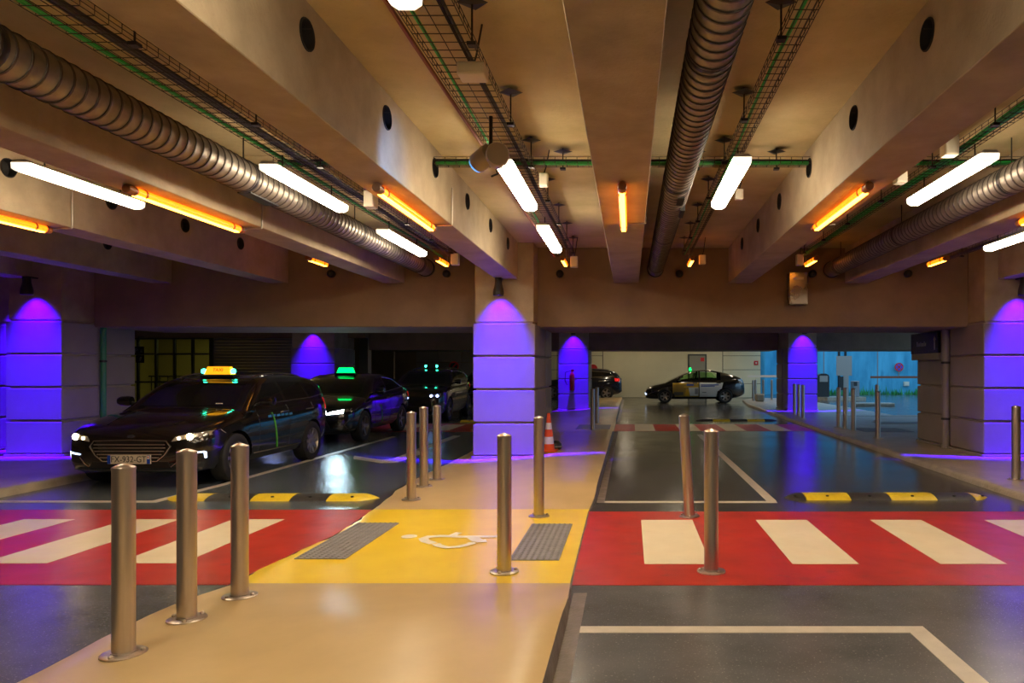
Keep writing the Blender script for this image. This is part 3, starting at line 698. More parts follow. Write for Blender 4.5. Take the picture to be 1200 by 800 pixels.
# battens added out of sight above the lintels to brighten the deeper bays
batten(1.2, 17.5, 19.0, 3.2, B+'added unseen over the far crossing behind the first lintel', 1); batten(-9.3, 18, 19.5, 3.2, B+'added unseen above the pavement between shutter and first lintel', 1)
for x, q in ((-1,'island end'),(2.5,'hybrid taxi'),(5.2,'pavement tip')): batten(x, 31.5, 33, 3.2, B+'added unseen in the cross lane above the '+q, 1)
for x, q in ((-.2,'parked blue crossover'),(4.2,'grey service door')): batten(x, 36, 37.5, 3.2, B+'added unseen close to the cream wall near the '+q, 1)

# orange tubes
def orange(x, y0, y1, z, label, conduit=None):
    t = thing('orange_tube_light', (x, (y0+y1)/2, z), label, 'tube light', 'orange tube lights')
    MB().lathe([(.034, y0+.08), (.034, y1-.06)], (x, 0, z+.036), 'y', 14).build('glowing_shell', 'lamp_orange_shell', t, smooth=60)
    MB().box(x-.02, x+.02, y0+.1, y1-.08, z-.004, z+.008).build('lamp_tube', 'lamp_orange', t)
    for a, b, r in ((y0, y0+.1, .037), (y1-.06, y1, .037)): MB().lathe([(r*.9, a), (r, a+.01), (r, b)], (x, 0, z+.036), 'y', 14).build('end_cap', 'orange_cap', t, smooth=50)
    for yy in (y0+.2, y1-.2): MB().lathe([(.037, yy), (.040, yy+.002), (.040, yy+.018), (.037, yy+.02)], (x, 0, z+.036), 'y', 14).build('clip', 'orange_cap', t)
    if conduit:
        if len(conduit) == 3 and conduit[2][2] == ZC: MB().tube(conduit, .008, 6).build('conduit', 'conduit', t, smooth=50)
        else: tag(MB().tube(conduit, .008, 6).build('conduit', 'conduit', smooth=50), 'bent conduit feeding the '+label.replace('glowing orange tube light under', 'orange tube on'), 'conduit', 'conduits on the ceiling beams')
    return t
zt = ZB-.075
O = 'glowing orange tube light under '
orange(-.06, 5.62, 7.35, zt, O+'the middle ceiling beam', [(-.06,7.35,zt+.03),(-.05,7.2,ZB-.012),(.16,7.2,ZB-.012),(.165,7.2,ZB+.2)])
orange(-1.98, 5.66, 7.32, zt, O+'the beam that meets the central violet column', [(-1.98,7.32,zt+.03),(-1.95,7.3,ZB-.012),(-1.79,7.3,ZB-.012),(-1.785,7.3,ZB+.02),(-1.785,7.3,3.3)])
orange(-3.96, 5.7, 7.4, zt, O+'the beam over the middle of the taxi lane', [(-3.96,7.4,zt+.03),(-3.93,7.45,ZB-.012),(-3.78,7.45,ZB-.012),(-3.775,7.45,ZB+.02),(-3.775,7.45,3.2)])
orange(-5.92, 5.75, 7.4, zt, O+'the beam above the taxi lane kerb', [(-5.92,7.4,zt+.03),(-5.9,7.45,ZB-.012),(-5.73,7.45,ZB-.012),(-5.725,7.45,ZB+.02),(-5.725,7.45,3.3)])
orange(1.86, 5.62, 7.3, zt, O+'the beam over the middle of the empty lane', [(1.86,7.3,zt+.03),(1.88,7.25,ZB-.012),(2.05,7.25,ZB-.012)])
orange(3.78, 5.6, 7.05, zt, O+'the beam beside the pavement duct')
for x, nm in ((-4.85,'left taxi bay tray'),(-2.92,'taxi lane duct tray'),(-1.02,'island tray'),(.95,'narrow duct side tray'),(2.82,'green cable tray'),(4.78,'pavement tray')):
    orange(x, 10.9, 11.65, 3.12, 'short orange tube light at lintel end of the '+nm, [(x,11.6,3.15),(x,11.62,3.25),(x,11.62,ZC)])
    MB_ = MB().lathe([(.0,-.03),(.05,-.02),(.062,0),(.062,.07),(.04,.085)], (x+(-.15 if x < 0 else (.24 if 2 < x < 3 else -.12)), YH-.09, 3.08), 'y', 16)
    tag(MB_.build('pipe_stub', 'black_metal', smooth=50), 'black round pipe stub on the lintel below the '+nm, 'pipe end', 'pipe stubs on the lintel')

# white junction boxes
def jbox(x, y, z, w, d, h, label):
    t = thing('junction_box', (x, y, z), label, 'junction box', 'white junction boxes on the trays')
    MB().box(x-w/2, x+w/2, y-d/2, y+d/2, z, z+h, b=.006).build('box', 'white_plastic', t); MB().box(x-w/2+.012, x+w/2-.012, y-d/2-.006, y-d/2+.002, z+.012, z+h-.012).build('lid', 'white_plastic', t)
    MB().tube([(x, y, z+h), (x+.02, y, z+h+.06), (x+.05, y+.02, ZC)], .006, 6).build('cable_tail', 'cable_black', t, smooth=50)
jbox(-.80, 6.75, 3.17, .08, .08, .12, 'white box on the island tray beside the batten'); jbox(-.86, 11.2, 3.05, .11, .1, .17, 'white box at the lintel end of the island tray')
jbox(-2.66, 7.45, 3.13, .11, .12, .17, 'white box on the taxi lane duct tray'); jbox(-2.72, 11.3, 3.1, .12, .1, .18, 'white box at the lintel end of the taxi lane tray')
jbox(2.46, 6.6, 3.16, .10, .1, .18, 'white box hung on the green cable tray by the batten'); jbox(2.60, 5.9, 3.2, .12, .1, .18, 'larger white box on the green cable tray near the transverse tray'); jbox(2.62, 11.2, 3.08, .1, .1, .17, 'white box at the lintel end of the green cable tray')
jbox(1.10, 7.3, 3.18, .08, .08, .1, 'small white box on the narrow tray by the empty lane duct'); jbox(1.12, 11.2, 3.1, .1, .1, .14, 'white box at the lintel end of the narrow tray')
jbox(-.93, 4.3, 3.19, .16, .14, .075, 'dark faced box lying under the island tray')
# projector on the island tray
pj = thing('ceiling_projector', (-1.0, 5.2, 2.98), 'round tan projector spotlight with bluish lens hung from the island tray', 'projector')
def drum(c, d, r, l, name, mat, par=pj):
    d = Vector(d).normalized(); return MB().tube([Vector(c)-d*l/2, Vector(c)-d*(l/2-.012), Vector(c)+d*(l/2-.012), Vector(c)+d*l/2], [r*.92, r, r, r*.92], 22).build(name, mat, par, smooth=40)
c0 = Vector((xat(573,5.1), 5.15, zat(181,5.1)))
drum(c0+Vector((.05,-.02,.0)), (.25,-1,-.12), .082, .17, 'rear_housing', 'projector_shell'); drum(c0+Vector((-.055,.03,-.005)), (-.75,.6,-.35), .072, .15, 'front_housing', 'projector_shell')
ld = Vector((-.75,.5,-.42)).normalized(); drum(c0+Vector((-.055,.03,-.005))+ld*.082, ld, .06, .02, 'lens', 'projector_lens')
MB().tube([c0+Vector((.0,0,.05)), c0+Vector((.0,.02,.12)), (c0.x, c0.y+.02, 3.27)], .014, 8).build('bracket', 'black_metal', pj); MB().tube([c0+Vector((.03,.05,-.05)), c0+Vector((.03,.12,-.09)), c0+Vector((-.02,.15,-.1))], .008, 6).build('handle', 'black_metal', pj)
ld_ = bpy.data.lights.new('projector_beam', 'SPOT'); ld_.energy = 60; ld_.color = (.13, .36, 1); ld_.spot_size = math.radians(62); ld_.spot_blend = .8; ld_.shadow_soft_size = .05
lo = bpy.data.objects.new('projector_beam', ld_); COL.objects.link(lo); lo.parent = pj
lo.location = c0+Vector((-.055,.03,-.005))+ld*.1-pj.location; lo.rotation_euler = Vector((-.78,.30,.12)).to_track_quat('-Z', 'Y').to_euler()

# violet spots washing the columns
def uvspot(x, y, z, label, power=1.0, half=47, aim=(0,.74,-1)):
    t = thing('violet_spotlight', (x, y, z), label, 'spotlight', 'violet spotlights above the columns')
    prof = [(.0,.27),(.056,.27),(.058,.19),(.066,.15),(.082,.09),(.088,.04),(.084,0),(.074,0),(.070,.025),(0,.026)]
    MB().lathe(prof, (x, y, z), 'z', 20, cap=False).build('head', 'black_metal', t, smooth=40)
    MB().lathe([(.069,.014),(0,.0141)], (x, y, z), 'z', 16).build('lens', 'uv_lens', t)
    MB().box(x-.05, x+.05, y-.03, y+.16, z+.262, z+.285).build('mounting_arm', 'black_metal', t)
    l = bpy.data.lights.new('violet_beam', 'SPOT'); l.energy = P_UV*power; l.color = (.036, .0, 1); l.spot_size = math.radians(2*half); l.spot_blend = .75; l.shadow_soft_size = .03
    l.use_nodes = True; tn = l.node_tree; em = tn.nodes['Emission']; fo = tn.nodes.new('ShaderNodeLightFalloff'); fo.inputs['Strength'].default_value = 1.0   # focused optic: the beam keeps its strength down the column
    tn.links.new(fo.outputs['Constant'], em.inputs['Strength'])
    o = bpy.data.objects.new('violet_beam', l); COL.objects.link(o); o.parent = t; o.location = (0, 0, -.01); o.rotation_euler = Vector(aim).to_track_quat('-Z', 'Y').to_euler()
uvspot(-2.08, YC-.16, 2.645, 'black spotlight throwing violet light down the central column')
uvspot(-9.42, 11.5-.17, 2.645, 'black spotlight throwing violet light down the column behind the estate taxi')
uvspot(-10.35, 12.24, 2.645, 'black spotlight throwing violet light on the blockwork wall')
uvspot(6.22, 11.62-.17, 2.645, 'black spotlight throwing violet light down the column by the dark direction sign')
uvspot(-2.0, 25.72, 2.72, 'small spotlight over the distant column with the fire extinguisher', .9)
uvspot(5.93, 24.62, 2.70, 'small spotlight over the distant column in front of the outdoor wall', .9)
uvspot(-10.75, 24.42, 2.72, 'small spotlight on the column behind the second taxi', .9)

# steel control box on the lintel
cb = thing('control_box', (2.78, YH-.1, 2.54), 'brushed steel control box fixed to the lintel', 'control box')
MB().box(xat(922,YH), xat(944,YH), YH-.16, YH, zat(358,YH), zat(320,YH), b=.01).build('cabinet', 'plate_steel', cb); MB().box(xat(922,YH)+.01, xat(944,YH)-.01, YH-.172, YH-.158, zat(358,YH)+.015, zat(320,YH)-.012, b=.004).build('door', 'plate_steel', cb)
MB().box(xat(927,YH), xat(939,YH), YH-.176, YH-.17, zat(329,YH), zat(326,YH)).build('nameplate', 'white_plastic', cb)
# downpipes in the column gaps
def pipe(x, y, z0, z1, r, mat, label):
    t = thing('downpipe', (x, y, z0), label, 'pipe'); MB().tube([(x,y,z0),(x,y,z1)], r, 12).build('pipe', mat, t, smooth=60)
    for z in (z0+.5, z0+1.5): MB().lathe([(r+.002,0),(r+.01,.005),(r+.01,.035),(r+.002,.04)], (x,y,z), 'z', 12, cap=False).build('clip', 'black_metal', t)
    MB().lathe([(r+.03,0),(r+.03,.02),(r,.03)], (x,y,z0), 'z', 12).build('foot_flange', mat, t)
pipe(5.64, 12.95, ZP, ZH, .07, 'downpipe', 'painted downpipe in the joint of the column by the dark sign')
pipe(-8.97, 12.36, .098, ZH, .045, 'downpipe_green', 'thin green downpipe on the column behind the estate taxi')
# direction sign on the side of the right column
sg = thing('direction_sign', (5.62, 14.0, 1.75), 'black direction sign board with faint grey lettering on the column side', 'sign')
ya, yb = 13.1, 14.35
MB().box(5.56, 5.62, ya, yb, 1.78, 2.17, b=.008).build('board', 'sign_black', sg)
MB().box(5.575, 5.62, ya, yb, 1.66, 1.78).build('lower_panel', 'concrete_grey', sg)
mb = MB(); yy = 14.05
for w_, h_ in ((.05,.09),(.035,.06),(.04,.06),(.02,.08),(.05,.06),(.04,.06),(.03,.09),(.045,.06)): mb.box(5.5565, 5.561, yy-w_, yy, 1.92, 1.92+h_); yy -= w_+.018
mb.build('lettering', 'sign_text', sg)
MB().add([(5.557,13.2,1.84),(5.557,13.26,1.84),(5.557,13.26,2.02),(5.557,13.3,2.02),(5.557,13.23,2.1),(5.557,13.16,2.02),(5.557,13.2,2.02)], [(0,1,2,3,4,5,6)]).build('arrow', 'sign_text', sg)
# parking pictogram sign at the lobby
ps = thing('lobby_sign', (-17.2, 25.6, 1.6), 'small black pictogram sign hanging by the glazed lobby', 'sign')
YP = 25.55
MB().box(xat(157,YP), xat(169,YP), YP-.04, YP, zat(415.5,YP), zat(406,YP)).build('upper_board', 'sign_black', ps); MB().box(xat(160,YP), xat(169,YP), YP-.04, YP, zat(425,YP), zat(416,YP)).build('lower_board', 'sign_black', ps)
xc = xat(163,YP)
text_mb('P', .22, lambda u, v, w: (xc-.07+u, YP-.043-w, zat(411,YP)+v)).build('letter', 'sign_text', ps)
MB().add([(xc+.06,YP-.043,zat(413,YP)),(xc+.14,YP-.043,zat(413,YP)),(xc+.1,YP-.043,zat(408.5,YP))], [(0,1,2)]).build('arrow', 'sign_text', ps)
MB().add([(xc+.02,YP-.043,zat(423,YP)),(xc+.08,YP-.043,zat(423,YP)),(xc+.12,YP-.043,zat(418,YP)),(xc+.06,YP-.043,zat(418,YP))], [(0,1,2,3)]).build('figure', 'sign_text', ps)
MB().tube([(xc,YP,zat(406,YP)),(xc,YP,2.66),(xc,25.82,2.66)], .015, 6).build('hanger_rod', 'black_metal', ps)

# traffic cone, dropped cap and extinguisher
cn = thing('traffic_cone', (*gp(643,531,.08), .08), 'orange and white striped traffic cone against the central column', 'traffic cone')
cx, cy = gp(643,531,.08); cz = island_z(cx, cy); cn.location.z = cz
MB().box(cx-.15, cx+.15, cy-.15, cy+.15, cz, cz+.03, b=.012).build('base', 'cone_orange', cn)
R_ = lambda h: lerp(.105, .028, h/.62)
for i, (a, b) in enumerate(((.03,.13),(.13,.25),(.25,.37),(.37,.48),(.48,.64))):
    MB().lathe([(R_(a),a),(R_(b),b)]+([(.0,b+.004)] if i == 4 else []), (cx,cy,cz), 'z', 20, cap=False).build('band', 'cone_white' if i in (1,3) else 'cone_orange', cn, smooth=40)
bx, by = gp(651,529,.08); bz_ = island_z(bx, by)
bt = thing('lidded_pot', (bx, by, bz_), 'dark round lidded pot lying beside the traffic cone', 'pot')
MB().lathe([(.0,0),(.09,.0),(.11,.05),(.1,.1),(.06,.14),(0,.15)], (bx,by,bz_), 'z', 16).build('shell', 'black_plastic', bt, smooth=60); MB().lathe([(.112,.05),(.118,.055),(.112,.062)], (bx,by,bz_), 'z', 16, cap=False).build('rim', 'grey_plastic', bt)
ex = thing('fire_extinguisher', (-2.05, 25.78, .75), 'red fire extinguisher hung on the distant violet column', 'fire extinguisher')
MB().lathe([(.0,0),(.085,.0),(.09,.03),(.09,.52),(.07,.6),(.03,.64),(.03,.68)], (-2.05,25.78,.75), 'z', 16).build('cylinder', 'extinguisher_red', ex, smooth=50); MB().box(-2.09,-1.98,25.76,25.8,1.43,1.5).build('valve', 'extinguisher_red', ex)
MB().tube([(-2.1,25.76,1.45),(-2.28,25.74,1.4),(-2.3,25.75,1.1),(-2.22,25.76,.95)], .014, 6).build('hose', 'black_plastic', ex, smooth=60)

# outdoor furniture to the right
oi = tag(MB().prism([(9.6,35.2),(11.6,35.6),(11.4,36.6),(9.0,36.4)], -.01, .16).build('kerbed_island', 'kerb_stone'), 'small kerbed island carrying the pay terminals', 'island')
tag(MB().box(9.3, 10.9, 29.8, 30.3, 0, .12, b=.02).build('kerb_block', 'kerb_stone'), 'low separate kerb block on the outdoor lane', 'kerb block')
pm = thing('pay_kiosk', (xat(964,36.0), 36.0, .16), 'dark pay kiosk with a rounded top beside the distant violet column', 'kiosk')
mb = MB(); rows = []
pf = [(-.28,.16),(-.28,1.15),(-.24,1.25),(-.1,1.31),(.1,1.31),(.24,1.25),(.28,1.15),(.28,.16)]
kx, ky = xat(964,36.0), 36.0
mb.add([(kx+u,ky-.2,q) for u,q in pf]+[(kx+u,ky+.3,q) for u,q in pf], [tuple(range(7,-1,-1)), tuple(range(8,16))]+[(i,(i+1)%8,8+(i+1)%8,8+i) for i in range(8)]); mb.build('housing', 'black_plastic', pm)
MB().box(kx-.2, kx+.2, ky-.215, ky-.2, .9, 1.2).build('screen', 'grey_plastic', pm)
ss = thing('grey_sign_board', (10.5, 35.6, .16), 'plain grey sign board on two posts seen against the blue wall', 'sign')
YS = 35.6; ss.location = (xat(989,YS), YS, .16)
MB().box(xat(980,YS), xat(998,YS), YS-.05, YS, zat(440,YS), zat(417,YS)).build('board', 'grey_plastic', ss)
for px in (983.5, 991): MB().box(xat(px,YS)-.05, xat(px,YS)+.05, YS, YS+.1, .15, 2.6).build('post', 'black_metal', ss)
MB().box(xat(988,YS), xat(994,YS), YS-.06, YS, .16, zat(440,YS)).build('cabinet', 'grey_plastic', ss); MB().box(xat(982.5,YS), xat(987.5,YS), YS-.12, YS, zat(457,YS), zat(441,YS)).build('intercom', 'black_plastic', ss)
tm = thing('ticket_machine', (11, 36, .16), 'short grey ticket machine next to the grey sign board', 'ticket machine')
YS = 36.0; tm.location = (xat(1002,YS), YS, .16)
MB().box(xat(998,YS), xat(1006,YS), YS-.2, YS+.2, .16, zat(446,YS), b=.03).build('housing', 'machine_grey', tm); MB().box(xat(999,YS), xat(1003,YS), YS-.215, YS-.2, .7, .9).build('slot_panel', 'black_plastic', tm)
ba = thing('barrier_arm', (xat(1085,38), 38, 0), 'long brown barrier arm in front of the blue wall', 'barrier')
MB().box(xat(1020,38), xat(1085,38), 37.95, 38.03, zat(443,38), zat(440.5,38)).build('boom', 'cable_rust', ba); MB().box(xat(1085,38)-.1, xat(1085,38)+.3, 37.8, 38.2, 0, 1.25, b=.03).build('drive_cabinet', 'machine_grey', ba)
bw = thing('barrier_arm', (xat(915,33), 33, ZP), 'white barrier arm near the hybrid taxi at the tip of the pavement', 'barrier')
MB().box(xat(876,33), xat(915,33), 32.96, 33.03, zat(442,33), zat(439.5,33)).build('boom', 'barrier_white', bw); MB().box(xat(915,33), xat(915,33)+.35, 32.8, 33.2, ZP, 1.3, b=.03).build('drive_cabinet', 'machine_grey', bw)
tag(MB().box(5.62, 5.98, 32.2, 32.6, ZP, .42, b=.05).build('concrete_block', 'concrete_grey'), 'rough concrete block at the foot of the far bollards', 'concrete block')
def roundsign(x, y, z, r, mats, label, pole=None):
    t = thing('round_sign', (x, y, z-r), label, 'road sign')
    MB().lathe([(r,0),(r,-.02)], (x,y,z), 'y', 24).build('disc', mats[0], t); MB().lathe([(r*.74,-.021),(r*.74,-.026)], (x,y,z), 'y', 24).build('field', mats[1], t)
    for a in ((1,1),(1,-1))[:mats[2]]:
        d = Vector((a[0],0,a[1]))*r*.6; n = Vector((-a[1],0,a[0]))*r*.09; c = Vector((x,y-.029,z))
        MB().add([c-d-n, c+d-n, c+d+n, c-d+n], [(0,1,2,3)]).build('slash', mats[0], t)
    if pole is not None: MB().tube([(x,y+.03,pole),(x,y+.03,z+r)], .03, 8).build('pole', 'galvanised', t)
roundsign(xat(1053.5,44.3), 44.3, zat(430,44.3), .27, ('sign_red','sign_blue',2), 'round red and blue no stopping sign on the blue outdoor wall', 1.0)
roundsign(xat(532,35.4), 35.4, zat(429,35.4), .24, ('sign_red','plate_text',1), 'round dim red bordered sign behind the third taxi', 0)
roundsign(xat(695,38.6), 38.6, zat(432,38.6), .24, ('sign_red','sign_red',0), 'round red sign peeking over the dark parked car', 0)
ub = thing('utility_box', (xat(1063,44.3), 44.4, zat(452,44.3)), 'small pale green utility box on the blue outdoor wall', 'utility box')
MB().box(xat(1060,44.3), xat(1065.5,44.3), 44.3, 44.498, zat(452,44.3), zat(447,44.3)).build('case', 'white_plastic', ub)
MB().box(xat(1061,44.3), xat(1064.5,44.3), 44.28, 44.3, zat(451,44.3), zat(448,44.3)).build('cover', 'white_plastic', ub)

# ================================================================== CARS
class Car:
    """a car in its own frame: nose at y = 0 pointing to -y, +x its left-hand side as seen head on from the right"""
    def __init__(s, loc, rz, label, group, L, W, paint, top, roof, bot=None, plan=None, axle=.95, wb=2.8, wr=.325, ys=1.0, belt_in=.93, roof_w=.60, rim='alloy', spokes=10, hole=None, crown=.035, zs=1.0):
        s.t = thing('taxi_car', loc, label, 'car', group, rz); s.t.scale.z = zs; s.ys = ys; s.L = L; s.hw = W/2; s.paint = paint
        s.top = pchip(top); s.roof = pchip(roof)
        s.bot = pchip(bot or [(0,.27),(.15,.21),(.6,.19),(L-.8,.20),(L-.2,.30),(L,.42)])
        s.plan = pchip(plan or [(0,.62),(.03,.73),(.11,.86),(.28,.945),(.65,.985),(1.2,1),(L-1.1,1),(L-.45,.955),(L-.14,.87),(L-.03,.75),(L,.64)])
        sts = sorted(set([0,.01,.03,.06,.1,.15,.22,.3,.4]+list(np.arange(.5, L-.45, .1))+[L-.4,L-.3,L-.22,L-.15,L-.1,L-.06,L-.03,L-.01,L]))
        ringn = None; mb = MB(); rows = []
        for y in sts:
            w = s.hw*s.plan(y); zb, zt_ = s.bot(y), s.top(y); h = zt_-zb
            half = [(0,zb),(.78*w,zb),(.93*w,zb+.07*h),(.975*w,zb+.2*h),(.99*w,zb+.36*h),(1.0*w,zb+.55*h),(.995*w,zb+.70*h),(.975*w,zb+.84*h),(.94*w,zb+.93*h),(.88*w,zb+.985*h),(.74*w,zt_+crown*.25),(.45*w,zt_+crown*.75),(0,zt_+crown)]
            ring = half+[(-x, z) for x, z in half[-2:0:-1]]
            rows.append([(x, y*ys, z) for x, z in ring])
        n = len(rows[0]); mb.v = [p for r in rows for p in r]
        for i in range(len(rows)-1):
            for k in range(n): mb.f.append((i*n+k, i*n+(k+1)%n, (i+1)*n+(k+1)%n, (i+1)*n+k))
        mb.f.append(tuple(range(n-1,-1,-1))); mb.f.append(tuple((len(rows)-1)*n+k for k in range(n)))
        me = mb.mesh('body', paint)
        bm = bmesh.new(); bm.from_mesh(me); bmesh.ops.recalc_face_normals(bm, faces=bm.faces); bm.to_mesh(me); bm.free()
        cuts = []
        s.ax = (axle*ys, (axle+wb)*ys)
        for a in s.ax:
            for sg_ in (-1, 1): cuts.append((s.hw-.26, s.hw+.2, a, wr-.005, wr+.045) if sg_ > 0 else (-s.hw-.2, -s.hw+.26, a, wr-.005, wr+.045))
        me = cyl_cut(me, cuts); me.shade_smooth(); me.set_sharp_from_angle(angle=math.radians(42))
        s.body = inst('body', me, s.t)
        # cabin
        y0, y1 = roof[0][0], roof[-1][0]; cs = list(np.linspace(y0, y1, 46)); rows = []; zmax = max(p[1] for p in roof)
        for y in cs:
            wbelt = s.hw*s.plan(y)*belt_in; bz0 = s.top(y)-.05; zr = max(s.roof(y), bz0+.02)
            k = min(1, max(0, (zr-.04-bz0)/(zmax-.04-bz0))); wt_ = lerp(wbelt, s.hw*roof_w*1.28, k)
            ze = max(bz0+.012, zr-.055)
            half = [(wbelt, bz0), (lerp(wbelt,wt_,.35)+.012, lerp(bz0,ze,.35)), (lerp(wbelt,wt_,.7)+.012, lerp(bz0,ze,.7)), (wt_, ze), (wt_*.955, lerp(ze,zr,.55)), (wt_*.86, lerp(ze,zr,.85)), (wt_*.55, zr), (0, zr+.012)]
            rows.append([(x, y*ys, z) for x, z in half]+[(-x, y*ys, z) for x, z in half[-2::-1]])
        mb = MB(); mb.grid(rows)
        if hole:
            keep = []
            for f in mb.f:
                c = np.mean([mb.v[i] for i in f], axis=0)
                inside = any(a[0] <= c[1]/ys <= a[1] and a[2] <= c[2] <= a[3] and c[2] < s.roof(c[1]/ys)-.1 for a in hole) and abs(c[0]) > .4
                if not inside: keep.append(f)
            s.full = list(mb.f); cabf = keep
        else: cabf = mb.f
        fullmb = MB(); fullmb.v = mb.v; fullmb.f = list(mb.f)
        mb.f = cabf
        s.cab = inst('cabin_shell', mb.mesh('cabin_shell', paint, smooth=35), s.t)
        # ray targets
        bm = bmesh.new(); bm.from_mesh(s.body.data)
        vs_ = [v.co[:] for v in bm.verts]; fs = [[v.index for v in f.verts] for f in bm.faces]; bm.free()
        o = len(vs_); s.tree = BVHTree.FromPolygons(vs_+[tuple(v) for v in fullmb.v], fs+[[i+o for i in f] for f in fullmb.f])
        # wheels
        tyre = MB().lathe([(wr*.66,-.10),(wr*.70,-.105),(wr*.93,-.105),(wr*.985,-.09),(wr,-.06),(wr,.06),(wr*.985,.09),(wr*.93,.105),(wr*.70,.105),(wr*.66,.10)], (0,0,0), 'x', 32, cap=False).mesh('tyre', 'tyre', smooth=40)
        rr = wr*.69; mb = MB().lathe([(rr,.0),(rr,.092),(rr*.95,.098),(rr*.91,.085),(rr*.88,.02)], (0,0,0), 'x', 32, cap=False)
        for k in range(spokes):
            a = 2*PI*k/spokes; ca, sa = math.cos(a), math.sin(a); wd = .17*rr*(10/spokes)**.55
            def pt(r, o_, x): return (x, r*ca-o_*sa, r*sa+o_*ca)
            mb.add([pt(.12*rr,-wd*.8,.065),pt(.12*rr,wd*.8,.065),pt(.92*rr,wd*.55,.088),pt(.92*rr,-wd*.55,.088),pt(.12*rr,-wd*.8,.04),pt(.12*rr,wd*.8,.04),pt(.92*rr,wd*.55,.055),pt(.92*rr,-wd*.55,.055)],
                   [(0,1,2,3),(7,6,5,4),(0,3,7,4),(1,5,6,2)])
        mb.lathe([(.2*rr,.03),(.2*rr,.072),(.14*rr,.08),(0,.081)], (0,0,0), 'x', 16)
        rimm = mb.mesh('rim', rim, smooth=35)
        disc = MB().lathe([(rr*.9,.015),(.0,.016)], (0,0,0), 'x', 20).mesh('brake_disc', 'grille_black')
        for a in s.ax:
            for sg_ in (-1, 1):
                w = inst('wheel', tyre, s.t, (sg_*(s.hw-.115), a, wr), (0, 0, 0 if sg_ > 0 else PI)); inst('rim', rimm, w); inst('brake_disc', disc, w)
                w.scale = (1, 1, 1)
    def hit(s, org, d):
        h = s.tree.ray_cast(Vector(org), Vector(d), 12)
        return h[0]
    def proj(s, kind, a, b):
        d = {'front': ((a, -3, b), (0,1,0)), 'rear': ((a, s.L*s.ys+3, b), (0,-1,0)), 'side': ((3, a*s.ys, b), (-1,0,0)), 'offside': ((-3, a*s.ys, b), (1,0,0)), 'top': ((a, b*s.ys, 4), (0,0,-1))}[kind]
        return s.hit(*d), Vector(d[1])
    def patch(s, name, kind, c, mat, parent=None, nu=8, nv=4, off=.006, th=.012, label=None):
        """c: four corners (bottom-left, bottom-right, top-right, top-left) on the projection plane"""
        rows = []
        for j in range(nv+1):
            r = []
            for i in range(nu+1):
                u, v = i/nu, j/nv
                a = lerp(lerp(c[0][0],c[1][0],u), lerp(c[3][0],c[2][0],u), v); b = lerp(lerp(c[0][1],c[1][1],u), lerp(c[3][1],c[2][1],u), v)
                h, d = s.proj(kind, a, b)
                if h is None: return None
                r.append((h, d))
            rows.append(r)
        out = [[tuple(h-d*off) for h, d in r] for r in rows]; inn = [[tuple(h+d*th) for h, d in r] for r in rows]
        m, n = nv+1, nu+1; mb = MB(); mb.grid(out)
        k0 = len(mb.v); mb.v += [p for r in inn for p in r]
        edge = [(0,j) for j in range(n)]+[(i,n-1) for i in range(1,m)]+[(m-1,j) for j in range(n-2,-1,-1)]+[(i,0) for i in range(m-2,0,-1)]
        for (a, b), (c_, d_) in zip(edge, edge[1:]+edge[:1]): mb.f.append((a*n+b, k0+a*n+b, k0+c_*n+d_, c_*n+d_))
        me = mb.mesh(name, mat, smooth=40)
        bm = bmesh.new(); bm.from_mesh(me); bmesh.ops.recalc_face_normals(bm, faces=bm.faces); bm.to_mesh(me); bm.free()
        o = inst(name, me, parent or s.t)
        if parent is not None and parent is not s.t: o.location = -parent.location
        if label: o['label'] = label
        return o
    def seam(s, name, kind, pts, mat, r=.004, off=.002, step=.06, parent=None):
        P = []
        for (a, b), (c, d) in zip(pts, pts[1:]):
            n = max(1, int(math.hypot(c-a, d-b)/step))
            P += [(lerp(a,c,i/n), lerp(b,d,i/n)) for i in range(n)]
        P.append(pts[-1]); Q = []
        for a, b in P:
            h, d = s.proj(kind, a, b)
            if h is not None: Q.append(h-d*off)
        if len(Q) > 1: return inst(name, MB().tube(Q, r, 5).mesh(name, mat, smooth=60), parent or s.t)
    def both(s, fn):
        for kind in ('side', 'offside'): fn(kind)
    def mirror(s, y, z, mat=None):
        for sg_ in (-1, 1):
            h, d = s.proj('side' if sg_ > 0 else 'offside', y, z-.02)
            x = abs(h.x) if h else s.hw*.9
            m = MB().lathe([(.0,-.11),(.055,-.10),(.075,-.06),(.08,.03),(.07,.075),(0,.085)], (0,0,0), 'x', 14)
            me = MB(); me.add([(sg_*(x+.16)+v[0]*1.05, y*s.ys+v[1]*.85, z+.06+v[2]*.95) for v in m.v], m.f if sg_ > 0 else m.f)
            o = inst('wing_mirror', me.mesh('wing_mirror', mat or s.paint, smooth=50), s.t)
            inst('mirror_stalk', MB().tube([(sg_*(x-.02), y*s.ys, z), (sg_*(x+.1), y*s.ys, z+.04)], .025, 8).mesh('mirror_stalk', 'black_plastic', smooth=60), o)
    def plate(s, z0, z1, txt):
        ys_ = [s.proj('front', x, z)[0] for x in (-.26, 0, .26) for z in (z0, z1)]
        yf = min(h.y for h in ys_ if h is not None)-.03
        p = inst('licence_plate', MB().box(-.26, .26, yf, yf+.04, z0, z1, b=.004).mesh('licence_plate', 'plate_white'), s.t)
        for a, b in ((-.26,-.222),(.222,.26)): inst('plate_band', MB().box(a, b, yf-.003, yf+.001, z0+.003, z1-.003).mesh('plate_band', 'plate_blue'), p)
        inst('plate_emblem', MB().box(.226, .256, yf-.006, yf, lerp(z0,z1,.55), z1-.008).mesh('plate_emblem', 'sign_white'), p)
        inst('plate_emblem_mark', MB().lathe([(.009,0),(.009,-.003)], (.241, yf-.006, lerp(z0,z1,.75)), 'y', 8).mesh('plate_emblem_mark', 'red_mark'), p)
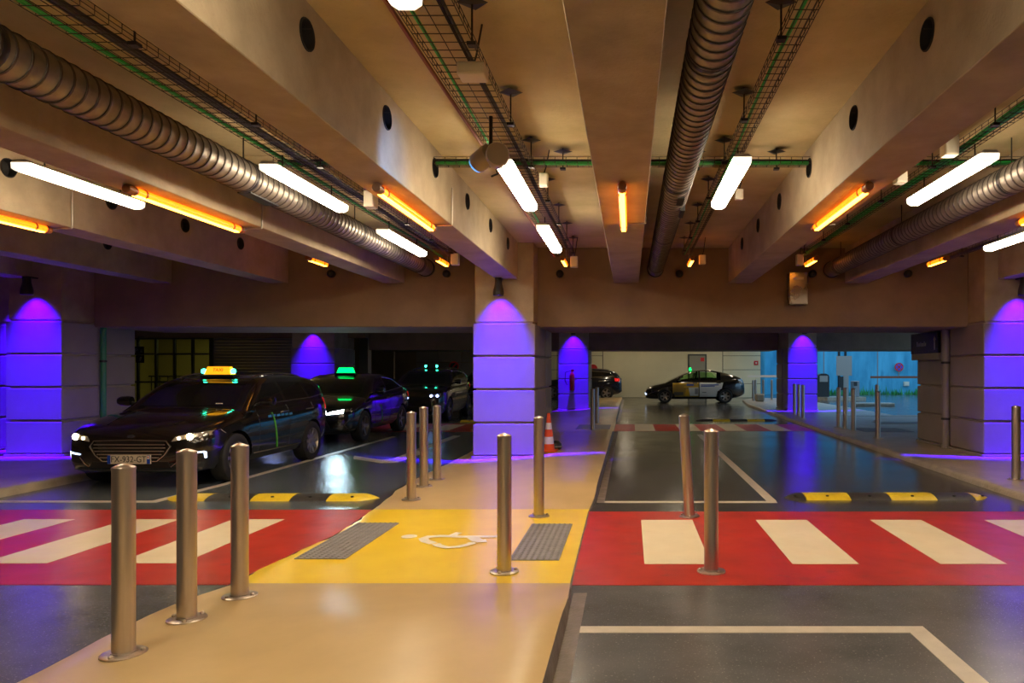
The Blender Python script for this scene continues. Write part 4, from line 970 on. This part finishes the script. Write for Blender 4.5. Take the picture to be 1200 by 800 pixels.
        inst('plate_number', text_mb(txt, (z1-z0)*.98, lambda u, v, w: (u, yf-.003-w, (z0+z1)/2+v), .001, .82).mesh('plate_number', 'plate_text'), p)
    def taxi_sign(s, y, w, h, mats, teal=True, txt=None, d=.14):
        hz = s.proj('top', 0, y)[0].z; ya = y*s.ys
        base = inst('roof_sign', MB().box(-w/2-.05, w/2+.05, ya-d/2-.02, ya+d/2+.02, hz-.01, hz+.03, b=.008).mesh('roof_sign', 'black_plastic'), s.t)
        mb = MB(); a, b = w/2, w/2-.035
        mb.add([(-a,ya-d/2,hz+.03),(a,ya-d/2,hz+.03),(a,ya+d/2,hz+.03),(-a,ya+d/2,hz+.03),(-b,ya-d/4,hz+.03+h),(b,ya-d/4,hz+.03+h),(b,ya+d/4,hz+.03+h),(-b,ya+d/4,hz+.03+h)],
               [(0,3,2,1),(4,5,6,7),(0,1,5,4),(1,2,6,5),(2,3,7,6),(3,0,4,7)])
        inst('lamp_housing', mb.mesh('lamp_housing', mats), base)
        if teal:
            for sg_ in (-1, 1): inst('status_lamp', MB().lathe([(.0,-.03),(.03,-.024),(.04,0),(.03,.024),(0,.03)], (sg_*(a+.02), ya-d/4, hz+.03+h*.42), 'x', 12).mesh('status_lamp', teal, smooth=60), base)
        if txt:
            sl = (d/4)/h
            inst('sign_lettering', text_mb(txt, h*.55, lambda u, v, w_: (u, ya-d/2-.003+(v+h*.56)*sl-w_, hz+.03+h*.56+v), .001).mesh('sign_lettering', 'taxi_text'), base)
        return base

# ---------------------------------------------------- 1: black estate taxi
LX = -6.1
c = Car((LX, 8.86, 0), 0, 'black estate taxi with chrome slatted grille and lit amber roof sign', 'taxis waiting in the lane', 4.87, 1.85, 'car_black',
    [(0,.62),(.04,.70),(.15,.77),(.5,.86),(1.0,.935),(1.5,.985),(2.2,1.0),(3.4,1.05),(4.3,1.10),(4.65,1.08),(4.8,.98),(4.87,.85)],
    [(1.22,.955),(1.4,1.03),(2.05,1.345),(2.35,1.43),(2.7,1.468),(3.2,1.48),(3.9,1.455),(4.4,1.39),(4.62,1.31),(4.82,1.02)], axle=.92, wb=2.85, wr=.335, ys=.80, zs=.945, roof_w=.57)
g = c.patch('grille', 'front', [(-.33,.385),(.33,.385),(.42,.63),(-.42,.63)], 'grille_black', nu=14, nv=6, off=.008)
for i in range(5):
    z = .42+i*.042; w = .34+.1*min(1, (z-.385)/.14)*(1 if z < .56 else .95)
    c.patch('grille_slat', 'front', [(-w,z-.007),(w,z-.007),(w,z+.007),(-w,z+.007)], 'chrome', g, nu=14, nv=1, off=.022)
c.seam('grille_surround', 'front', [(-.33,.372),(-.42,.45),(-.49,.56),(-.44,.635),(0,.648),(.44,.635),(.49,.56),(.42,.45),(.33,.372),(-.33,.372)], 'chrome', .010, .008, parent=g)
c.patch('windscreen', 'front', [(-.66,1.03),(.66,1.03),(.53,1.395),(-.53,1.395)], 'car_glass', nu=16, nv=6, off=.004)
for sx in (-1, 1):
    hl = c.patch('headlight', 'front', [(sx*.50,.625),(sx*.90,.70),(sx*.88,.755),(sx*.54,.69)], 'headlamp_glass', nu=10, nv=4, off=.008)
    h, d = c.proj('front', sx*.70, .685); inst('headlight_bulb', MB().lathe([(0,-.022),(.03,-.016),(.042,0),(.03,.016),(0,.02)], tuple(h-d*.012), 'y', 14).mesh('headlight_bulb', 'head_warm', smooth=60), hl)
    h, d = c.proj('front', sx*.585, .668); inst('side_lamp', MB().lathe([(0,-.012),(.014,-.008),(.018,0),(0,.01)], tuple(h-d*.01), 'y', 10).mesh('side_lamp', 'head_warm', smooth=60), hl)
    dr = c.patch('daytime_lamp', 'front', [(sx*.62,.452),(sx*.83,.474),(sx*.83,.492),(sx*.62,.47)], 'drl', nu=6, nv=2, off=.010)
    c.patch('daytime_lamp_tail', 'front', [(sx*.828,.40),(sx*.842,.40),(sx*.842,.48),(sx*.825,.48)], 'drl', dr, nu=2, nv=4, off=.010)
    c.patch('fog_recess', 'front', [(sx*.6,.34),(sx*.80,.36),(sx*.80,.43),(sx*.62,.43)], 'grille_black', nu=5, nv=3, off=.004)
    c.seam('bumper_trim', 'front', [(sx*.62,.42),(sx*.55,.34),(sx*.50,.30)], 'chrome', .008, .006)
    c.seam('bonnet_crease', 'top', [(sx*.42,.25),(sx*.56,1.25)], c.paint, .008, .0)
c.patch('lower_intake', 'front', [(-.5,.285),(.5,.285),(.46,.365),(-.46,.365)], 'grille_black', nu=10, nv=2, off=.006)
c.seam('lip_trim', 'front', [(-.75,.262),(-.5,.25),(.5,.25),(.75,.262)], 'chrome', .006, .004)
h, d = c.proj('front', 0, .695); inst('oval_badge', MB().lathe([(.0,-.008),(.022,-.006),(.027,.006)], (0, 0, 0), 'y', 20).mesh('oval_badge', 'badge', smooth=50), c.t, (0, h.y-.002, .69)).scale = (2.2, 1, .95)
c.plate(.340, .456, 'FX-932-GT')
def est_side(kind):
    c.patch('front_side_window', kind, [(1.72,1.045),(2.72,1.065),(2.66,1.36),(2.22,1.345)], 'car_glass', nu=8, nv=4, off=.002)
    c.patch('rear_side_window', kind, [(2.82,1.068),(3.72,1.09),(3.62,1.355),(2.76,1.365)], 'car_glass', nu=8, nv=4, off=.002)
    c.patch('quarter_window', kind, [(3.80,1.095),(4.42,1.13),(4.22,1.29),(3.70,1.345)], 'car_glass', nu=6, nv=4, off=.002)
    c.seam('window_trim', kind, [(1.66,1.03),(2.75,1.052),(3.8,1.08),(4.46,1.12)], 'chrome', .007, .004)
    for y in (1.62, 2.76, 3.78): c.seam('door_seam', kind, [(y,1.0),(y+.02,.7),(y-.02 if y < 3.7 else y-.25,.36)], 'grille_black', .004, .0)
    for y in (2.5, 3.55): c.seam('door_handle', kind, [(y,.90),(y+.22,.905)], 'chrome', .014, .014)
    c.seam('sill_trim', kind, [(1.45,.34),(3.3,.34)], 'chrome', .008, .003)
    c.seam('roof_rail', 'top', [((.52 if kind == 'side' else -.52),2.3),((.53 if kind == 'side' else -.53),3.2),((.50 if kind == 'side' else -.50),4.35)], 'chrome', .016, .02)
    for k in range(6): c.patch('blue_sticker', kind, [(1.95+k*.16,.83),(2.07+k*.16,.835),(2.07+k*.16,.87),(1.95+k*.16,.865)], 'side_blue', nu=2, nv=1, off=.003)
    c.seam('green_stripe', kind, [(2.12,.90),(2.2,.62),(2.28,.36)], 'side_green', .012, .003)
    c.patch('tail_light', kind, [(4.52,.86),(4.72,.86),(4.72,1.04),(4.58,1.06)], 'tail_red', nu=3, nv=3, off=.004)
c.both(est_side)
c.patch('rear_window', 'rear', [(-.55,1.12),(.55,1.12),(.48,1.32),(-.48,1.32)], 'car_glass', nu=8, nv=3, off=.003)
c.mirror(1.72, 1.03)
c.taxi_sign(2.42, .40, .125, 'taxi_amber', 'taxi_teal', 'TAXI')
c.seam('licence_sticker', 'front', [(.38,1.06),(.47,1.06)], 'white_plastic', .012, .006)

# ---------------------------------------------------- 2: black saloon taxi
def saloon(loc, label, ys=.86):
    return Car(loc, 0, label, 'taxis waiting in the lane', 4.88, 1.84, 'car_black',
        [(0,.58),(.05,.68),(.2,.77),(.6,.86),(1.2,.93),(1.5,.96),(2.4,.98),(3.5,1.04),(4.2,1.08),(4.7,1.07),(4.83,.98),(4.88,.82)],
        [(1.2,.94),(1.4,1.03),(2.1,1.33),(2.5,1.425),(2.9,1.445),(3.3,1.41),(3.9,1.25),(4.3,1.09)], axle=.95, wb=2.82, wr=.33, ys=ys, zs=.965, spokes=5, rim='alloy_dark', roof_w=.57)
c = saloon((-6.38, 14.2, 0), 'black saloon taxi with dazzling headlight and green lit roof sign')
c.patch('grille', 'front', [(-.55,.27),(.55,.27),(.42,.52),(-.42,.52)], 'grille_black', nu=12, nv=5, off=.006)
c.patch('windscreen', 'front', [(-.66,1.02),(.66,1.02),(.53,1.37),(-.53,1.37)], 'car_glass', nu=16, nv=6, off=.004)
for sx in (-1, 1):
    hl = c.patch('headlight', 'front', [(sx*.42,.60),(sx*.88,.68),(sx*.88,.745),(sx*.45,.645)], 'headlamp_glass', nu=10, nv=4, off=.008)
    c.patch('headlight_beam', 'front', [(sx*.44,.615),(sx*.74,.645),(sx*.74,.715),(sx*.50,.66)], 'head_cool' if sx > 0 else 'head_blue', hl, nu=6, nv=3, off=.016)
    c.seam('bumper_trim', 'front', [(sx*.84,.52),(sx*.76,.40),(sx*.80,.33)], 'chrome', .010, .006)
def sal_side(kind):
    c.patch('front_side_window', kind, [(1.70,1.03),(2.72,1.04),(2.68,1.33),(2.25,1.33)], 'car_glass', nu=8, nv=4, off=.002)
    c.patch('rear_side_window', kind, [(2.82,1.045),(3.92,1.12),(3.45,1.30),(2.78,1.335)], 'car_glass', nu=8, nv=4, off=.002)
    c.seam('window_trim', kind, [(1.64,1.015),(2.8,1.03),(3.95,1.10),(3.5,1.31),(2.8,1.36)], 'chrome', .008, .004)
    for y in (1.62, 2.76, 3.72): c.seam('door_seam', kind, [(y,.98),(y+.02,.7),(y-.02 if y < 3.7 else y-.3,.36)], 'grille_black', .004, .0)
    for y in (2.5, 3.5): c.seam('door_handle', kind, [(y,.88),(y+.22,.885)], 'chrome', .014, .014)
    c.seam('sill_trim', kind, [(1.5,.33),(3.4,.36)], 'chrome', .008, .003)
    c.seam('green_stripe', kind, [(2.0,.74),(2.12,.5),(2.16,.36)], 'side_green', .010, .003)
    c.patch('tail_light', kind, [(4.55,.86),(4.74,.86),(4.74,.98),(4.5,.98)], 'tail_red', nu=3, nv=3, off=.004)
c.both(sal_side); c.mirror(1.72, 1.0); c.taxi_sign(2.45, .36, .12, 'taxi_green', False)
sg_ = c.t

# ---------------------------------------------------- 3: dark crossover taxi, and 4: the one behind it
def crossover(loc, rz, label, group, paint='car_grey', ys=.92):
    return Car(loc, rz, label, group, 4.36, 1.82, paint,
        [(0,.66),(.05,.78),(.2,.88),(.5,.94),(1.0,1.0),(1.35,1.03),(2.4,1.05),(3.5,1.10),(4.1,1.12),(4.28,1.02),(4.36,.85)],
        [(1.05,1.0),(1.22,1.08),(1.85,1.41),(2.2,1.50),(2.7,1.54),(3.4,1.515),(3.9,1.43),(4.1,1.33),(4.32,1.06)], axle=.88, wb=2.7, wr=.335, ys=ys, roof_w=.58, spokes=5, rim='alloy_dark' if rz == 0 else 'alloy')
def cross_detail(c, lamp='head_blue'):
    c.patch('grille', 'front', [(-.5,.62),(.5,.62),(.52,.72),(-.52,.72)], 'grille_black', nu=10, nv=2, off=.006)
    c.patch('lower_intake', 'front', [(-.55,.33),(.55,.33),(.5,.46),(-.5,.46)], 'grille_black', nu=10, nv=2, off=.006)
    c.patch('windscreen', 'front', [(-.64,1.09),(.64,1.09),(.53,1.46),(-.53,1.46)], 'car_glass', nu=14, nv=6, off=.004)
    for sx in (-1, 1):
        hl = c.patch('headlight', 'front', [(sx*.5,.70),(sx*.84,.74),(sx*.84,.83),(sx*.52,.77)], 'headlamp_glass', nu=8, nv=3, off=.008)
        if lamp:
            for q in (.56, .72):
                h, d = c.proj('front', sx*q, .745)
                if h: inst('headlight_bulb', MB().lathe([(0,-.02),(.03,-.015),(.035,0),(0,.02)], tuple(h-d*.014), 'y', 12).mesh('headlight_bulb', lamp if sx > 0 else 'headlamp_glass', smooth=60), hl)
    def sd(kind):
        c.patch('front_side_window', kind, [(1.55,1.10),(2.45,1.115),(2.42,1.42),(2.05,1.41)], 'car_glass', nu=8, nv=4, off=.002)
        c.patch('rear_side_window', kind, [(2.55,1.12),(3.4,1.145),(3.3,1.41),(2.5,1.425)], 'car_glass', nu=8, nv=4, off=.002)
        c.patch('quarter_window', kind, [(3.46,1.15),(3.9,1.2),(3.78,1.33),(3.38,1.40)], 'car_glass', nu=5, nv=3, off=.002)
        c.seam('window_trim', kind, [(1.48,1.085),(2.5,1.10),(3.95,1.18),(3.75,1.37),(2.6,1.455),(2.0,1.435)], 'chrome', .009, .004)
        for y in (1.5, 2.48, 3.4): c.seam('door_seam', kind, [(y,1.06),(y+.02,.7),(y-.02 if y < 3.3 else y-.25,.38)], 'grille_black', .004, .0)
        for y in (2.25, 3.2): c.seam('door_handle', kind, [(y,.94),(y+.2,.945)], 'chrome', .014, .014)
        c.patch('tail_light', kind, [(4.02,.92),(4.24,.92),(4.24,1.06),(3.98,1.08)], 'tail_red', nu=3, nv=3, off=.006)
        c.seam('roof_rail', 'top', [((.5 if kind == 'side' else -.5),2.0),((.5 if kind == 'side' else -.5),3.7)], 'chrome', .016, .02)
    c.both(sd); c.mirror(1.52, 1.07)
c = crossover((-6.15, 20.4, 0), 0, 'dark crossover taxi with twin teal roof lamps beside the violet column', 'taxis waiting in the lane'); cross_detail(c)
c.taxi_sign(2.3, .30, .10, 'black_plastic', 'taxi_teal'); h = c.proj('top', 0, 2.3)[0]
c = crossover((-5.4, 26.2, 0), 0, 'last waiting taxi mostly hidden behind the violet column, green roof lamp lit', 'taxis waiting in the lane', 'car_black'); cross_detail(c, None)
c.taxi_sign(2.2, .26, .11, 'taxi_green', 'taxi_green')
# parked in the cross lane
c = crossover((-4.75, 36.95, 0), -PI/2, 'dark blue crossover parked against the cream wall behind the distant violet column', 'cars in the cross lane', 'car_navy', 1.0); cross_detail(c, None); c.t.name = 'parked_car'

# ---------------------------------------------------- 5: hybrid hatchback taxi side-on
holes = [(1.35,2.35,1.04,1.42),(2.47,3.35,1.06,1.42)]
c = Car((.72, 33.3, 0), -PI/2, 'side-on dark hatchback taxi with white and ochre printed doors', 'cars in the cross lane', 4.46, 1.75, 'car_black',
    [(0,.50),(.05,.62),(.2,.72),(.6,.83),(1.0,.92),(1.3,.97),(2.0,.99),(3.0,1.03),(3.7,1.09),(4.15,1.13),(4.32,1.08),(4.42,.9),(4.46,.75)],
    [(.85,.90),(1.1,1.02),(1.7,1.30),(2.1,1.43),(2.5,1.49),(2.9,1.475),(3.4,1.39),(3.9,1.27),(4.25,1.14)], axle=.86, wb=2.7, wr=.315, ys=1.0, roof_w=.57, spokes=6, hole=holes,
    bot=[(0,.24),(.15,.2),(.6,.18),(3.6,.19),(4.2,.28),(4.46,.4)])
c.patch('windscreen', 'front', [(-.62,1.0),(.62,1.0),(.52,1.38),(-.52,1.38)], 'car_glass', nu=12, nv=6, off=.004)
for sx in (-1, 1):
    hl = c.patch('headlight', 'front', [(sx*.5,.60),(sx*.80,.62),(sx*.80,.74),(sx*.56,.70)], 'headlamp_glass', nu=6, nv=3, off=.008)
    h, d = c.proj('front', sx*.62, .40); inst('fog_lamp', MB().lathe([(0,-.02),(.035,-.012),(.045,0),(0,.02)], tuple(h-d*.02), 'y', 12).mesh('fog_lamp', 'drl', smooth=60), c.t)
c.patch('front_grille', 'front', [(-.5,.28),(.5,.28),(.42,.42),(-.42,.42)], 'grille_black', nu=8, nv=2, off=.006)
def pri_side(kind):
    c.patch('front_side_window', kind, [(1.28,1.03),(2.36,1.05),(2.34,1.40),(2.02,1.355)], 'car_clear_glass', nu=8, nv=4, off=.002, th=.003)
    c.patch('rear_side_window', kind, [(2.46,1.055),(3.36,1.10),(3.10,1.36),(2.44,1.40)], 'car_clear_glass', nu=8, nv=4, off=.002, th=.003)
    c.seam('window_pillar', kind, [(1.52,1.03),(1.60,1.19)], 'black_plastic', .015, .004)
    f = 'side' == kind
    D = c.patch('front_door_print', kind, [(1.20,.29),(2.36,.29),(2.36,.92),(1.20,.90)], 'door_ochre' if f else 'door_white', nu=12, nv=16, off=.009)
    E = c.patch('rear_door_print', kind, [(2.40,.29),(3.30,.29),(3.46,.92),(2.40,.92)], 'door_white', nu=12, nv=16, off=.009)
    if f:
        c.patch('print_white', kind, [(1.98,.33),(2.35,.33),(2.35,.72),(1.90,.72)], 'door_white', D, nu=4, nv=10, off=.012)
        c.patch('print_yellow', kind, [(1.74,.32),(1.96,.32),(1.92,.62),(1.80,.66)], 'door_yellow', D, nu=3, nv=10, off=.012)
        c.patch('print_yellow', kind, [(1.70,.70),(2.35,.71),(2.35,.76),(1.70,.75)], 'door_yellow', D, nu=5, nv=1, off=.013)
        c.patch('print_yellow', kind, [(1.22,.83),(1.84,.84),(1.84,.90),(1.22,.895)], 'door_yellow', D, nu=5, nv=1, off=.013)
        c.patch('print_blue', kind, [(1.82,.78),(2.14,.78),(2.14,.86),(1.82,.86)], 'door_blue', D, nu=3, nv=1, off=.014)
        c.patch('print_dark', kind, [(1.26,.36),(1.68,.36),(1.68,.5),(1.26,.5)], 'door_dark', D, nu=3, nv=6, off=.013)
        c.patch('print_code_area', kind, [(2.19,.40),(2.33,.40),(2.33,.66),(2.19,.66)], 'grey_plastic', D, nu=2, nv=8, off=.014)
        for z, w in ((.80,.8),(.74,.62)): c.patch('print_blue', kind, [(2.46,z),(2.46+w,z),(2.46+w,z+.035),(2.46,z+.035)], 'door_blue', E, nu=5, nv=1, off=.013)
        c.patch('print_dark', kind, [(2.52,.47),(2.7,.47),(2.7,.495),(2.52,.495)], 'door_dark', E, nu=2, nv=1, off=.013)
    for y in (2.1, 3.15): c.seam('door_handle', kind, [(y,.90),(y+.2,.905)], 'black_plastic', .018, .014)
    c.seam('door_seam', kind, [(2.38,1.0),(2.38,.28)], 'grille_black', .006, .004)
    c.patch('tail_light', kind, [(4.24,.80),(4.36,.80),(4.30,1.06),(4.12,1.06)], 'headlamp_glass', nu=3, nv=3, off=.006)
c.both(pri_side); c.mirror(1.45, 1.02); c.taxi_sign(2.05, .14, .13, 'taxi_green', False, d=.12)
seat = MB().box(-.62,-.12,1.75,2.2,.5,.62,b=.04).box(-.60,-.14,2.15,2.3,.55,1.2,b=.04).box(.12,.62,1.75,2.2,.5,.62,b=.04).box(.14,.60,2.15,2.3,.55,1.2,b=.04)
for x in (-.37, .37):
    st = inst('seat', MB().box(x-.22,x+.22,2.2,2.33,.95,1.24,b=.05).box(x-.1,x+.1,2.22,2.3,1.22,1.36,b=.03).mesh('seat', 'black_plastic'), c.t)
